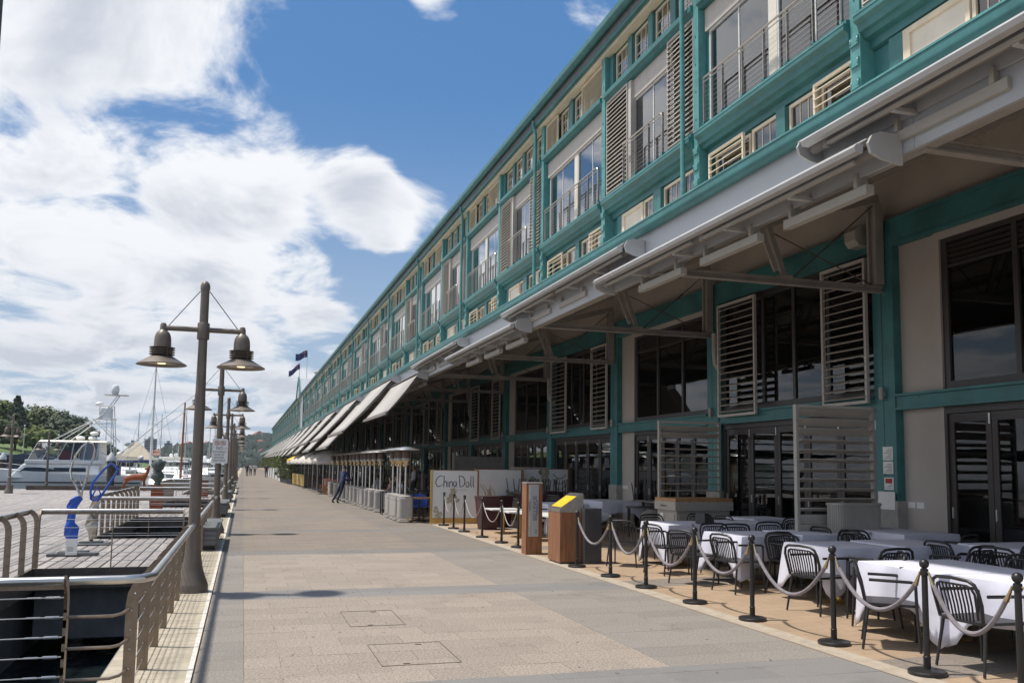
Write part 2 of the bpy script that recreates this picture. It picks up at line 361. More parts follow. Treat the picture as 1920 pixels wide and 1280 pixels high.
# ---------------------------------------------------------------- mesh helpers
class MB:
    def __init__(s): s.v = []; s.f = []; s.mi = []; s.cur = 0
    def add(s, vs, fs):
        o = len(s.v); s.v.extend([tuple(p) for p in vs])
        for f in fs: s.f.append(tuple(i+o for i in f)); s.mi.append(s.cur)
        return s
    def m(s, i): s.cur = i; return s
    def box(s, x0, x1, y0, y1, z0, z1):
        vs = [(x, y, z) for z in (z0, z1) for y in (y0, y1) for x in (x0, x1)]
        return s.add(vs, [(0, 2, 3, 1), (4, 5, 7, 6), (0, 1, 5, 4), (2, 6, 7, 3), (0, 4, 6, 2), (1, 3, 7, 5)])
    def bar(s, p, q, w_, h_, upv=(0, 0, 1)):
        p, q = Vector(p), Vector(q); d = (q-p).normalized(); u = Vector(upv)
        if abs(d.dot(u)) > 0.98: u = Vector((0, 1, 0))
        a = d.cross(u).normalized(); b = a.cross(d).normalized()
        vs = [e + a*sx*w_/2 + b*sy*h_/2 for e in (p, q) for sx, sy in ((-1, -1), (1, -1), (1, 1), (-1, 1))]
        return s.add(vs, [(3, 2, 1, 0), (4, 5, 6, 7), (0, 1, 5, 4), (1, 2, 6, 5), (2, 3, 7, 6), (3, 0, 4, 7)])
    def tube(s, pts, r, n=8, cap=True):
        pts = [Vector(p) for p in pts]; k = len(pts); rr = r if isinstance(r, (list, tuple)) else [r]*k
        rings = []; prev = None
        for i, p in enumerate(pts):
            d = (pts[min(i+1, k-1)] - pts[max(i-1, 0)]).normalized()
            if prev is None:
                u = Vector((0, 0, 1)) if abs(d.z) < 0.9 else Vector((1, 0, 0))
                a = d.cross(u).normalized()
            else:
                a = (prev - d*prev.dot(d)).normalized()
            prev = a; b = d.cross(a)
            rings.append([p + (a*math.cos(2*math.pi*j/n) + b*math.sin(2*math.pi*j/n))*rr[i] for j in range(n)])
        vs = [v for g in rings for v in g]; fs = []
        for i in range(k-1):
            for j in range(n):
                fs.append((i*n+j, i*n+(j+1) % n, (i+1)*n+(j+1) % n, (i+1)*n+j))
        if cap:
            fs.append(tuple(reversed(range(n)))); fs.append(tuple(range((k-1)*n, k*n)))
        return s.add(vs, fs)
    def lathe(s, prof, n=16, c=(0, 0, 0)):
        vs = []; fs = []
        for r_, z_ in prof:
            for j in range(n):
                vs.append((c[0]+r_*math.cos(2*math.pi*j/n), c[1]+r_*math.sin(2*math.pi*j/n), c[2]+z_))
        k = len(prof)
        for i in range(k-1):
            for j in range(n):
                fs.append((i*n+j, i*n+(j+1) % n, (i+1)*n+(j+1) % n, (i+1)*n+j))
        if prof[0][0] > 1e-4: fs.append(tuple(reversed(range(n))))
        if prof[-1][0] > 1e-4: fs.append(tuple(range((k-1)*n, k*n)))
        return s.add(vs, fs)
    def prism(s, poly, y0, y1, axes='xz'):
        """polygon in (a,b) extruded along the third axis"""
        n = len(poly)
        def P(a, b, t):
            return {'xz': (a, t, b), 'yz': (t, a, b), 'xy': (a, b, t)}[axes]
        vs = [P(a, b, y0) for a, b in poly] + [P(a, b, y1) for a, b in poly]
        fs = [tuple(range(n)), tuple(reversed(range(n, 2*n)))] + [(i, (i+1) % n, n+(i+1) % n, n+i) for i in range(n)]
        return s.add(vs, fs)
    def sphere(s, c, r, n=10, m_=7, sc=(1, 1, 1)):
        prof = [(max(1e-5, math.sin(math.pi*i/m_)), -math.cos(math.pi*i/m_)) for i in range(m_+1)]
        vs = []; fs = []
        for a, z_ in prof:
            for j in range(n):
                vs.append((c[0]+r*sc[0]*a*math.cos(2*math.pi*j/n), c[1]+r*sc[1]*a*math.sin(2*math.pi*j/n), c[2]+r*sc[2]*z_))
        for i in range(m_):
            for j in range(n):
                fs.append((i*n+j, i*n+(j+1) % n, (i+1)*n+(j+1) % n, (i+1)*n+j))
        return s.add(vs, fs)
    def mesh(s, name, mats, smooth=False):
        me = bpy.data.meshes.new(name)
        me.from_pydata(s.v, [], s.f)
        for k in (mats if isinstance(mats, (list, tuple)) else [mats]): me.materials.append(MATS[k])
        if isinstance(mats, (list, tuple)): me.polygons.foreach_set('material_index', s.mi)
        bm = bmesh.new(); bm.from_mesh(me); bmesh.ops.recalc_face_normals(bm, faces=bm.faces); bm.to_mesh(me); bm.free()
        if smooth:
            me.polygons.foreach_set('use_smooth', [True]*len(me.polygons))
            me.set_sharp_from_angle(angle=R(38))
        me.update()
        return me
    def build(s, name, mats, parent=None, smooth=False, **kw):
        return put(name, s.mesh(name, mats, smooth), parent, **kw)
KIDS = {}
ORD = 'first second third fourth fifth sixth seventh eighth ninth tenth eleventh twelfth thirteenth fourteenth fifteenth sixteenth'.split()
def put(name, me, parent=None, loc=(0, 0, 0), rot=(0, 0, 0), sc=None, bevel=0, label=None):
    o = bpy.data.objects.new(name, me); col.objects.link(o)
    o.location = loc; o.rotation_euler = rot
    if sc: o.scale = sc
    if parent:
        o.parent = parent; KIDS.setdefault(parent.name, []).append(o)
        if parent.get('wframe'): o.matrix_parent_inverse = Matrix.Translation(-Vector(parent.location))
    if bevel:
        b = o.modifiers.new('bevel', 'BEVEL'); b.width = bevel; b.segments = 2; b.limit_method = 'ANGLE'
    if label: o['label'] = label
    return o
def tag(o, label=None, cat=None, group=None, kind=None):
    for k, v in (('label', label), ('category', cat), ('group', group), ('kind', kind)):
        if v: o[k] = v
    return o
def thing(name, loc, label, cat, group=None, rz=0, wframe=False):
    o = bpy.data.objects.new(name, None); col.objects.link(o)
    o.location = loc; o.rotation_euler = (0, 0, rz); o.empty_display_size = 0.2
    if wframe: o['wframe'] = 1          # children are given in world coordinates
    return tag(o, label, cat, group)
def dup(o, loc=None, rz=None, label=None, group=None, parent=None, sc=None):
    c = o.copy(); col.objects.link(c)
    if parent: c.parent = parent; KIDS.setdefault(parent.name, []).append(c)
    if loc is not None: c.location = loc
    if rz is not None: c.rotation_euler = (c.rotation_euler[0], c.rotation_euler[1], rz)
    if sc: c.scale = (sc, sc, sc)
    tag(c, label, None, group)
    for ch in list(KIDS.get(o.name, ())):
        dup(ch, parent=c)
    return c
def fz(x): return max(0.0, (x-5.5)*0.02)      # the terrace falls gently to the promenade
def arc(c, r, a0, a1, n, plane='xz', y=0):
    out = []
    for i in range(n+1):
        a = a0 + (a1-a0)*i/n
        p = (c[0]+r*math.cos(a), c[1]+r*math.sin(a))
        out.append({'xz': (p[0], y, p[1]), 'yz': (y, p[0], p[1]), 'xy': (p[0], p[1], y)}[plane])
    return out
def text(name, body, size, matname, parent, loc, rot, align='CENTER', font_sc=(1, 1), extrude=0.0008):
    cu = bpy.data.curves.new(name, 'FONT'); cu.body = body; cu.size = size; cu.align_x = align; cu.align_y = 'CENTER'
    cu.extrude = extrude; cu.resolution_u = 3
    tmp = bpy.data.objects.new(name, cu); col.objects.link(tmp)
    dg = bpy.context.evaluated_depsgraph_get(); dg.update()
    me = bpy.data.meshes.new_from_object(tmp.evaluated_get(dg))
    bpy.data.objects.remove(tmp)
    me.materials.clear(); me.materials.append(MATS[matname])
    return put(name, me, parent, loc, rot, (font_sc[0], font_sc[1], 1))

# ================================================================ ground, slots, deck, water
BAY = 5.76
def struct(o, kind='structure'): o['kind'] = kind; return o
wt = struct(MB().box(-700, 400, -60, 1250, -2.2, -1.6).build('water', 'water'))
# promenade: laid granite pavers near, one sheet beyond
prom = struct(MB().box(-0.33, 5.46, -6, 17.7, -0.3, -0.006).build('promenade', 'grout'))
PM = {}
def paver_mesh(wd, ln, mt):
    k = (round(wd, 3), round(ln, 3), mt)
    if k not in PM:
        b = 0.002; x, y = wd/2-0.0016, ln/2-0.0016
        vs = [(-x, -y, -0.03), (x, -y, -0.03), (x, y, -0.03), (-x, y, -0.03), (-x, -y, -b), (x, -y, -b), (x, y, -b), (-x, y, -b),
              (-x+b, -y+b, 0), (x-b, -y+b, 0), (x-b, y-b, 0), (-x+b, y-b, 0)]
        fs = [(0, 1, 5, 4), (1, 2, 6, 5), (2, 3, 7, 6), (3, 0, 4, 7), (4, 5, 9, 8), (5, 6, 10, 9), (6, 7, 11, 10), (7, 4, 8, 11), (8, 9, 10, 11)]
        PM[k] = MB().add(vs, fs).mesh('paver', mt)
    return PM[k]
rng = random.Random(3)
y = 5.55; rows = []
while y < 17.69:
    band = (6.2 <= y < 7.2) or (11.95 <= y < 12.70)
    nxt = 0.4
    for lim in (6.2, 7.2, 11.95, 12.71, 17.7):
        if y < lim-1e-4 < y+nxt+0.12 - 1e-4: nxt = lim-y; break
    rows.append((y, nxt, band)); y += nxt
for i, (y, ln, band) in enumerate(rows):
    def lay(x, wd, mt):
        put('paver', paver_mesh(wd, ln, mt), prom, (x+wd/2, y+ln/2, rng.uniform(-0.0012, 0.0012)), (rng.uniform(-.0012, .0012), rng.uniform(-.0012, .0012), 0))
    if band:
        for k in range(6): lay(-0.31 + k*0.9616, 0.9616, 'paver_band')
        continue
    lay(-0.31, 0.385, 'paver_grey')
    off = 0.3 if i % 2 else 0.0
    x = 0.08
    while x < 3.719:
        wd = min(0.608 if x > 0.09 or not off else 0.304, 3.72-x)
        lay(x, wd, 'paver_tan'); x += wd
    for k in range(2): lay(3.725 + k*0.865, 0.865, 'paver_grey')
struct(MB().box(-0.33, 5.46, 17.7, 365, -0.3, 0.0).build('promenade_walkway', 'promenade_far'))
for (xa, xb_, ya, yb) in ((1.18, 1.79, 9.75, 10.75), (1.23, 1.95, 7.8, 8.75)):
    b = MB(); t_ = 0.006
    b.box(xa, xb_, ya, ya+t_, 0.0012, 0.005).box(xa, xb_, yb-t_, yb, 0.0012, 0.005).box(xa, xa+t_, ya+t_, yb-t_, 0.0012, 0.005).box(xb_-t_, xb_, ya+t_, yb-t_, 0.0012, 0.005)
    b.box(xa+.2, xa+.26, ya+.05, ya+.07, 0.0012, 0.006).box(xb_-.26, xb_-.2, yb-.1, yb-.08, 0.0012, 0.006)
    b.build('access_cover', 'iron', prom)
# little leaves and litter flecks on the stone
fl_ = MB()
for _ in range(90):
    x, y = rng.uniform(-0.2, 5.2), rng.uniform(5.8, 24); a = rng.uniform(0, 6.28); l_ = rng.uniform(.008, .022)
    fl_.bar((x-l_*math.cos(a), y-l_*math.sin(a), .006), (x+l_*math.cos(a), y+l_*math.sin(a), .009), .009, .002)
tag(fl_.build('leaf_litter', 'iron'), 'tiny dry leaf scraps scattered over the promenade paving', 'litter', kind='stuff')
# terrace beside the building
ter = struct(MB().add([(5.46, -6, 0), (10.95, -6, fz(10.95)), (10.95, 365, fz(10.95)), (5.46, 365, 0), (5.46, -6, -.3), (10.95, -6, -.3), (10.95, 365, -.3), (5.46, 365, -.3)],
             [(0, 1, 2, 3), (4, 7, 6, 5), (0, 4, 5, 1), (1, 5, 6, 2), (2, 6, 7, 3), (3, 7, 4, 0)]).build('terrace', 'terrace_floor'))
MB().add([(5.465, -6, .0035), (5.70, -6, .0085), (5.70, 26, .0085), (5.465, 26, .0035)], [(0, 1, 2, 3)]).build('border_strip', 'terrace_edge', ter)
# kerb of scored concrete slabs at the water side
kb = struct(MB().box(-1.02, -0.335, -6, 365, -0.5, -0.012).build('kerb', 'kerb'))
slab = None
for i in range(14):
    y0 = 4.2 + i*2.74
    b = MB().box(-1.03, -0.375, 0, 2.725, -0.012, 0.016)
    if slab is None:
        slab = b.mesh('kerb_slab', 'kerb')
        sc_ = MB()
        for k in range(1, 5): sc_.box(-1.03+k*0.131, -1.03+k*0.131+0.004, 0.0, 2.725, 0.0155, 0.0168)
        for k in range(1, 14): sc_.box(-1.03, -0.375, k*0.195, k*0.195+0.004, 0.0155, 0.0168)
        score = sc_.mesh('score_lines', 'kerb_score')
    s_ = put('kerb_slab', slab, kb, (0, y0, 0))
    put('score_lines', score, s_)
MB().box(-0.375, -0.333, -6, 60, -0.1, 0.02).build('kerb_edge', 'white_line', kb)
MB().box(-1.03, -0.375, 42.6, 365, -0.012, 0.016).build('kerb_run', 'kerb', kb)
MB().box(-1.06, -1.03, -6, 365, -2.2, -0.02).build('sea_wall', 'wall_concrete', kb)
# tufts of weed in the kerb joint
for (x, y) in ((-0.55, 14.1), (-0.42, 21.2)):
    b = MB()
    for k in range(26):
        a = rng.uniform(0, 6.28); l_ = rng.uniform(.05, .14)
        p = Vector((x+rng.uniform(-.06, .06), y+rng.uniform(-.04, .04), .016)); q = p + Vector((math.cos(a)*l_*.7, math.sin(a)*l_*.7, l_*.6))
        b.bar(p, q, .006, .002)
    tag(b.build('weed_tuft', 'leaf_mid'), 'small green weed growing from a joint in the kerb slabs', 'weed', 'weeds in the kerb joints')
# timber boardwalk and cross platforms around open water slots
SLOT_X0, SLOT_X1 = -3.28, -1.03
PLAT = [(16.35, 22.3), (31.0, 37.5), (46.0, 52.5), (61.0, 67.5)]
KY = 62.0
bw = struct(MB().box(-40, SLOT_X0-0.02, -6, KY, -0.30, -0.075).build('boardwalk', 'deck_beam'))
plank_me = {}
def plank_mesh(ln, wd=0.182):
    k = (round(ln, 2), wd)
    if k not in plank_me:
        plank_me[k] = MB().add([(-wd/2, 0, -.04), (wd/2, 0, -.04), (wd/2, ln, -.04), (-wd/2, ln, -.04), (-wd/2, 0, -.006), (wd/2, 0, -.006), (wd/2, ln, -.006), (-wd/2, ln, -.006),
                               (-wd/2+.006, 0, 0), (wd/2-.006, 0, 0), (wd/2-.006, ln, 0), (-wd/2+.006, ln, 0)],
                              [(0, 1, 5, 4), (1, 2, 6, 5), (2, 3, 7, 6), (3, 0, 4, 7), (4, 5, 9, 8), (5, 6, 10, 9), (6, 7, 11, 10), (7, 4, 8, 11), (8, 9, 10, 11)]).mesh('plank', 'deck')
    return plank_me[k]
PITCH_P = 0.195
n_p = 0
far_pl = MB()
for i in range(185):
    x = SLOT_X0 - 0.12 - i*PITCH_P
    st = (i % 2)*2.6
    y = 4.0 - st
    while y < KY-0.1:
        ln = min(5.2, KY-y)
        z = -0.035 + rng.uniform(-.003, .003)
        if i < 46 and 9 < y+ln and y < 36:
            put('plank', plank_mesh(ln-0.008), bw, (x, y, z)); n_p += 1
        else:
            far_pl.box(x-.091, x+.091, y, y+ln-.008, -.07, z)
        y += 5.2
tag(far_pl.build('planks', 'deck', bw), kind='stuff')
for j, (a, b_) in enumerate(PLAT):
    pf = struct(MB().box(SLOT_X0-0.02, SLOT_X1, a, b_, -0.30, -0.078).build('platform', 'deck_beam'))
    for k in range(11):
        x = SLOT_X0 + 0.10 + k*0.2045
        put('plank', plank_mesh(b_-a-.0), pf, (x, a, -0.032 + rng.uniform(-.003, .003)))
    MB().box(SLOT_X0, SLOT_X1, a-.05, a-.002, -0.36, -0.03).build('edge_beam', 'deck_beam', pf)
    MB().box(SLOT_X0, SLOT_X1, b_+.002, b_+.05, -0.36, -0.03).build('edge_beam', 'deck_beam', pf)
    MB().box(SLOT_X0, SLOT_X1, a+.35, a+.6, -1.25, -0.30).box(SLOT_X0, SLOT_X1, b_-.6, b_-.35, -1.25, -.30).build('cross_head', 'wall_concrete', pf)
MB().box(SLOT_X0-0.02, SLOT_X0+0.03, -6, KY, -0.42, -0.03).build('edge_beam', 'deck_beam', bw)
MB().box(SLOT_X0-0.5, SLOT_X0-0.25, -6, KY, -2.2, -0.31).build('deck_wall', 'wall_concrete', bw)
MB().bar((-2.9, 6.5, -.42), (-1.3, 14.5, -1.58), .12, .12).build('drain_pipe', 'wall_concrete', kb)
# quay kerb of heavy timber where the boardwalk ends
qk = MB().box(-40, -13.2, KY-3.0, KY-2.6, -0.03, 0.28).build('timber_kerb', 'deck_beam')
tag(qk, 'long low dark timber kerb at the far edge of the boardwalk beside the lamps', 'kerb')
qk = MB().box(-12.6, -3.4, KY-2.2, KY-1.8, -0.03, 0.24).build('timber_kerb', 'deck_beam')
tag(qk, 'low dark timber kerb behind the rust red deer at the edge of the boardwalk', 'kerb')
qk = MB().prism([(-14.6, -.03), (-11.8, -.03), (-11.9, .32), (-12.2, .40), (-14.6, .40)], 43.4, 44.0).build('timber_kerb', 'deck_beam')
tag(qk, 'short thick timber wheel stop lying on the boardwalk', 'kerb')

# ---------------------------------------------------------------- railings
def lean_post(d, ln=0.97):
    """flat steel post, bent over at the top; d = direction (unit x,y) of the lean"""
    b = MB(); w_, t_ = 0.085, 0.022
    path = [(0, -0.02), (0, .70)] + [(0.16 - .16*math.cos(a), .70+.22*math.sin(a)) for a in (0.35, 0.7, 1.05, 1.35)]
    prev = None
    n = len(path)
    rings = []
    for i, (o_, z) in enumerate(path):
        a = path[max(i-1, 0)]; c = path[min(i+1, n-1)]
        tx, tz = c[0]-a[0], c[1]-a[1]; l_ = math.hypot(tx, tz); nx, nz = -tz/l_, tx/l_
        side = (-d[1], d[0])
        ww = w_ * (1.0 if i < 3 else 0.9)
        rings.append([(d[0]*(o_+sx*nx*ww/2) + side[0]*sy*t_/2, d[1]*(o_+sx*nx*ww/2) + side[1]*sy*t_/2, z+sx*nz*ww/2) for sx, sy in ((-1, -1), (1, -1), (1, 1), (-1, 1))])
    vs = [v for r_ in rings for v in r_]; fs = [(3, 2, 1, 0), tuple(range(4*n-4, 4*n))]
    for i in range(n-1):
        for j in range(4): fs.append((4*i+j, 4*i+(j+1) % 4, 4*i+4+(j+1) % 4, 4*i+4+j))
    return b.add(vs, fs).mesh('post', 'post_steel')
LP = {k: lean_post(k) for k in ((1, 0), (-1, 0), (0, -1), (0, 1))}
bolt_me = MB().lathe([(.009, 0), (.009, .006), (.005, .010), (0, .011)], 6).mesh('bolt', 'rail_steel')
def railing(p, q, lean, label, zr=0.915, posts=None, step=0.955, thin=False, cables=6, grp=None, endpost=False):
    p, q = Vector((*p, 0)), Vector((*q, 0)); L = (q-p).length; d = (q-p)/L
    lv = Vector((lean[0], lean[1], 0))
    r = thing('railing', tuple(p), label, 'railing', grp, wframe=True)
    top = lv*0.145
    h = MB(); h.tube([p+top+Vector((0, 0, zr)), q+top+Vector((0, 0, zr))], 0.031, 10)
    h.build('handrail', 'rail_steel', r, True)
    MB().bar(p+top*.93+Vector((0, 0, zr-.045)), q+top*.93+Vector((0, 0, zr-.045)), .012, .03).build('rail_plate', 'post_steel', r)
    n = max(1, round(L/step)) if not thin else max(1, round(L/1.12))
    for i in range(n+1):
        c = p + d*(L*i/n)
        if thin and 0 < i < n:
            b = MB().tube([c+Vector((0, 0, -.1)), c+Vector((0, 0, .72)), c+lv*.05+Vector((0, 0, .82)), c+top+Vector((0, 0, zr-.05))], .011, 6)
            b.build('post', 'post_steel', r, True)
        else:
            po = put('post', LP[lean], r, tuple(c))
            if c.y < 14 and lean[0] == 1:
                for z in (.1, .24, .38, .52, .66, .78):
                    put('bolt', bolt_me, po, (0.02 if z > .75 else 0, -.012, z), (R(90), 0, 0))
    for k in range(cables):
        z = 0.09 + k*0.138
        cb = MB().tube([p+Vector((0, 0, z)), p+d*(L/2)+Vector((0, 0, z-.004)), q+Vector((0, 0, z))], .0045, 5)
        cb.build('cable', 'rail_steel', r, True)
    return r
railing((-0.745, 7.12), (-0.745, 15.85), (1, 0), 'steel cable railing with leaning flat posts between the kerb slabs and the first water slot')
railing((-0.745, 15.85), (-0.745, 20.2), (1, 0), 'steel cable railing beside the lamp post at the first timber platform')
cr = railing((-0.745-.42, 7.0), (-3.1, 7.0), (0, -1), 'bright handrail with taut cables crossing the near end of the first water slot', thin=True)
# return post, turnbuckles and hooked rods at that corner
put('end_post', LP[(0, -1)], cr, (-1.165, 7.0, 0))
for k in range(6):
    z = 0.09+k*0.138
    MB().tube([(-1.21, 7.0, z), (-1.30, 7.0, z)], .011, 6).tube([(-1.33, 7.0, z), (-1.42, 7.0, z)], .008, 6).build('turnbuckle', 'rail_steel', cr, True)
for z in (.2, .42, .64):
    MB().tube([(-1.15, 7.0, z), (-.86, 7.0, z), (-.80, 7.03, z+.01), (-.76, 7.1, z+.03)], .012, 6).build('tie_rod', 'post_steel', cr, True)
MB().tube([(-1.13, 6.855, .915), (-.78, 6.855, .915), (-.66, 6.9, .915), (-.602, 7.02, .915), (-.60, 7.14, .915)], .031, 10).build('corner_rail', 'rail_steel', cr, True)
MB().tube([(-3.1, 6.855, .915), (-6.0, 6.855, .915)], .031, 8).build('handrail', 'rail_steel', cr, True)
railing((-3.2, 16.3), (-0.95, 16.3), (0, 1), 'thin posted cable railing on the near edge of the platform with the blue sculptures', thin=True)
railing((SLOT_X0+.05, 7.0), (SLOT_X0+.05, 16.3), (-1, 0), 'cable railing with posts leaning over the boardwalk beside the first water slot')
railing((-3.2, 22.4), (-0.95, 22.4), (0, -1), 'thin posted cable railing on the far edge of the platform with the blue sculptures', thin=True)
railing((SLOT_X0+.05, 22.5), (SLOT_X0+.05, 30.9), (-1, 0), 'cable railing with posts leaning over the boardwalk beside the second water slot')
railing((-0.745, 22.3), (-0.745, 31.0), (1, 0), 'cable railing between the kerb and the second water slot')
railing((-3.2, 30.9), (-0.95, 30.9), (0, 1), 'thin posted cable railing in front of the bronze heads on their pedestal', thin=True)
railing((-3.2, 37.6), (-0.95, 37.6), (0, -1), 'thin posted cable railing behind the bronze heads on their pedestal', thin=True)
railing((SLOT_X0+.05, 37.6), (SLOT_X0+.05, 45.9), (-1, 0), 'cable railing leaning over the boardwalk beside the third water slot')
railing((-0.745, 37.6), (-0.745, 45.9), (1, 0), 'cable railing between the kerb and the third water slot')
railing((-3.2, 45.9), (-0.95, 45.9), (0, 1), 'thin posted cable railing in front of the rusty drum', thin=True)
railing((-3.2, 52.6), (-0.95, 52.6), (0, -1), 'thin posted cable railing behind the rusty drum', thin=True)
railing((-0.745, 52.6), (-0.745, 61), (1, 0), 'cable railing between the kerb and the fourth water slot')
railing((-0.9, 67.6), (-0.9, 160), (1, 0), 'long cable railing along the kerb beyond the boardwalk', step=1.9)

# ---------------------------------------------------------------- lamp posts
def make_lamp(detail=True):
    t = thing('lamp_post', (0, 0, 0), 'x', 'lamp post', 'twin-headed lamp posts')
    n = 20 if detail else 10
    MB().lathe([(.215, 0), (.215, .09), (.208, .11), (.175, .19), (.135, .32), (.108, .48), (.098, .66), (.094, .82), (.102, .83), (.102, .87), (.08, .89)], n).build('base', 'bronze', t, True)
    MB().lathe([(.079, .85), (.068, 2.6), (.060, 3.3)], n).build('column', 'bronze', t, True)
    MB().lathe([(.060, 3.3), (.057, 4.16)], n).build('column_top', 'bronze', t, True)
    MB().lathe([(.066, 4.14), (.066, 4.19), (.052, 4.235), (.024, 4.26), (0, 4.265)], n).build('cap', 'bronze', t, True)
    MB().lathe([(.078, 3.44), (.082, 3.45), (.082, 3.66), (.076, 3.67)], n).build('collar', 'bronze', t, True)
    MB().tube([(-.52, 0, 3.575), (.52, 0, 3.575)], .036, 12).build('arm', 'bronze', t, True)
    for s_ in (-1, 1):
        x = s_*.52
        h = MB().lathe([(0.001, 3.645), (.03, 3.64), (.043, 3.61), (.046, 3.545), (.055, 3.535), (.085, 3.505), (.103, 3.46), (.110, 3.41), (.113, 3.31), (.108, 3.305), (.092, 3.295), (.092, 3.205),
                       (.12, 3.195), (.20, 3.145), (.285, 3.095), (.325, 3.07), (.327, 3.058), (.305, 3.058), (.18, 3.12), (.05, 3.14), (.001, 3.14)], 28 if detail else 12, (x, 0, 0)).build('lamp_head', 'bronze', t, True)
        MB().lathe([(.001, 3.085), (.19, 3.085), (.195, 3.09), (.15, 3.108), (.001, 3.108)], 18, (x, 0, 0)).build('lens', 'lamp_inside', h, True)
        MB().lathe([(.001, 3.074), (.05, 3.075), (.055, 3.083), (.001, 3.084)], 10, (x, 0, 0)).build('bulb', 'lamp_glow', h, True)
        if detail:
            for z in (3.205, 3.237, 3.269, 3.298):
                MB().lathe([(.10, z), (.166, z-.004), (.168, z+.003), (.10, z+.006)], 20, (x, 0, 0)).build('fin', 'bronze', h, True)
            f = MB()
            for a in range(4): f.bar((x+.135*math.cos(a*1.57+.6), .135*math.sin(a*1.57+.6), 3.18), (x+.135*math.cos(a*1.57+.6), .135*math.sin(a*1.57+.6), 3.305), .012, .012)
            f.build('fin_strut', 'bronze', h)
        MB().tube([(s_*.06, 0, 4.12), (s_*.46, 0, 3.60)], .006, 5).build('stay', 'black_metal', t)
    return t
lp0 = make_lamp(True)
LX = -0.605
lp0.location = (LX, 12.75, 0.016)
lp0['label'] = 'twin-headed bronze lamp post with flared foot beside the handrail of the first water slot'
fp = thing('pole', (-0.60, 2.05, .016), 'slim plain grey green pole rising past the frame at the kerb edge', 'pole')
MB().lathe([(.16, 0), (.16, .02), (.075, .05), (.07, .6), (.045, 6.5), (.0, 6.55)], 14).build('shaft', 'verdigris', fp, True)
MB().box(-.08, .08, -.08, .08, .0, .014).build('base_plate', 'charcoal', fp)
sign_lamp = dup(lp0, (LX, 23.2, 0.016), label='twin-headed bronze lamp post carrying the no motorised vehicles sign')
for i in range(3, 10):
    dup(lp0, (LX-.005*i, 12.75 + 11.25*(i-1), 0.016), label='twin-headed bronze lamp post, ' + ORD[i-3] + ' along the kerb beyond the one with the sign')
dup(lp0, (-12.1, 53.5, -0.035), R(70), label='lone twin-headed lamp post on the boardwalk beside the short timber wheel stop')
dup(lp0, (-12.4, 64.5, -0.6), label='lone twin-headed lamp post in front of the white motor yacht')
# the sign on the second lamp
sg = thing('sign', (LX+.03, 23.08, 1.75), 'white metal sign reading no motorised vehicles beyond this point on a lamp post', 'sign')
MB().prism([(-.19, 0), (.19, 0), (.19, .56), (.15, .60), (-.14, .60), (-.17, .57)], -.006, 0).build('plate', 'sign_white', sg)
MB().prism([(-.197, -.007), (.197, -.007), (.197, .565), (.155, .607), (-.145, .607), (-.177, .575)], -.002, .004).build('frame', 'alu', sg)
for body, z, s_ in (('NO', .37, .115), ('MOTORISED', .275, .066), ('VEHICLES', .205, .066), ('BEYOND', .135, .066), ('THIS POINT', .062, .066)):
    text('lettering', body, s_, 'print_black', sg, (-.01, -.0075, z), (R(90), 0, 0), font_sc=(.86, 1))
text('lettering', 'AREA', .04, 'print_red', sg, (.13, -.0075, .362), (R(90), 0, 0))
for x in (-.065, .075):
    b = MB().tube([(x+.056*math.cos(a*math.pi/8), -.008, .505+.056*math.sin(a*math.pi/8)) for a in range(17)], .006, 4)
    b.bar((x-.04, -.008, .545), (x+.04, -.008, .465), .010, .004, (0, 1, 0))
    b.build('symbol', 'print_red', sg)
    MB().bar((x-.026, -.0078, .487), (x+.028, -.0078, .497), .014, .003, (0, 1, 0)).bar((x-.005, -.0078, .49), (x+.008, -.0078, .53), .012, .003, (0, 1, 0)).build('symbol', 'print_black', sg)
MB().box(-.02, .02, .004, .10, .12, .16).box(-.02, .02, .004, .10, .44, .48).build('bracket', 'alu', sg)
# benches
bn = thing('bench', (-0.60, 18.5, 0.016), 'low grey concrete bench with a ribbed end on the kerb beside the railing', 'bench', 'low benches along the kerb')
MB().prism([(-.165, .10), (.165, .10), (.19, .42), (-.19, .42)], 0, 3.0).build('body', 'grey_stone', bn, bevel=.008)
MB().box(-.205, .205, -.03, 3.03, .42, .46).build('seat', 'grey_stone', bn, bevel=.006)
for k in range(2): MB().box(-.12, .12, .25+k*2.2, .55+k*2.2, 0, .10).build('foot', 'charcoal', bn)
for k in range(3): MB().box(-.14, .14, -.012, .0, .13+k*.09, .20+k*.09).build('end_rib', 'wall_concrete', bn)
for i in range(1, 5): dup(bn, (-0.60, 18.5+11.25*i, 0.016), label='low grey bench on the kerb, ' + ORD[i-1] + ' beyond the lamp post with the sign')

# ================================================================ the wharf building
C0, P0 = 12.156, 12.43           # ground columns / upper piers, first near corner
K0, K1, KDET = -2, 58, 6         # bays; those up to KDET are made of single parts
bld = thing('wharf_building', (10.5, 0.6, 0), 'long two storey teal and cream timber wharf building with louvred shutters', 'building', wframe=True)
class Node:
    def __init__(s, name, mb, mt, smooth=False): s.name, s.mb, s.mt, s.smooth, s.kids, s.me = name, mb, mt, smooth, [], None
    def kid(s, *a, **k): n = Node(*a, **k); s.kids.append(n); return n
def place(node, parent, off):
    if node.me is None: node.me = node.mb.mesh(node.name, node.mt, node.smooth)
    o = put(node.name, node.me, parent, off)
    for c in node.kids: place(c, o, (0, 0, 0))
    return o
def joined(nodes, name):
    b = MB(); ms = []
    def walk(n):
        if n.mt not in ms: ms.append(n.mt)
        b.cur = ms.index(n.mt); b.add(n.mb.v, n.mb.f)
        for c in n.kids: walk(c)
    for n in nodes: walk(n)
    return b.mesh(name, ms)
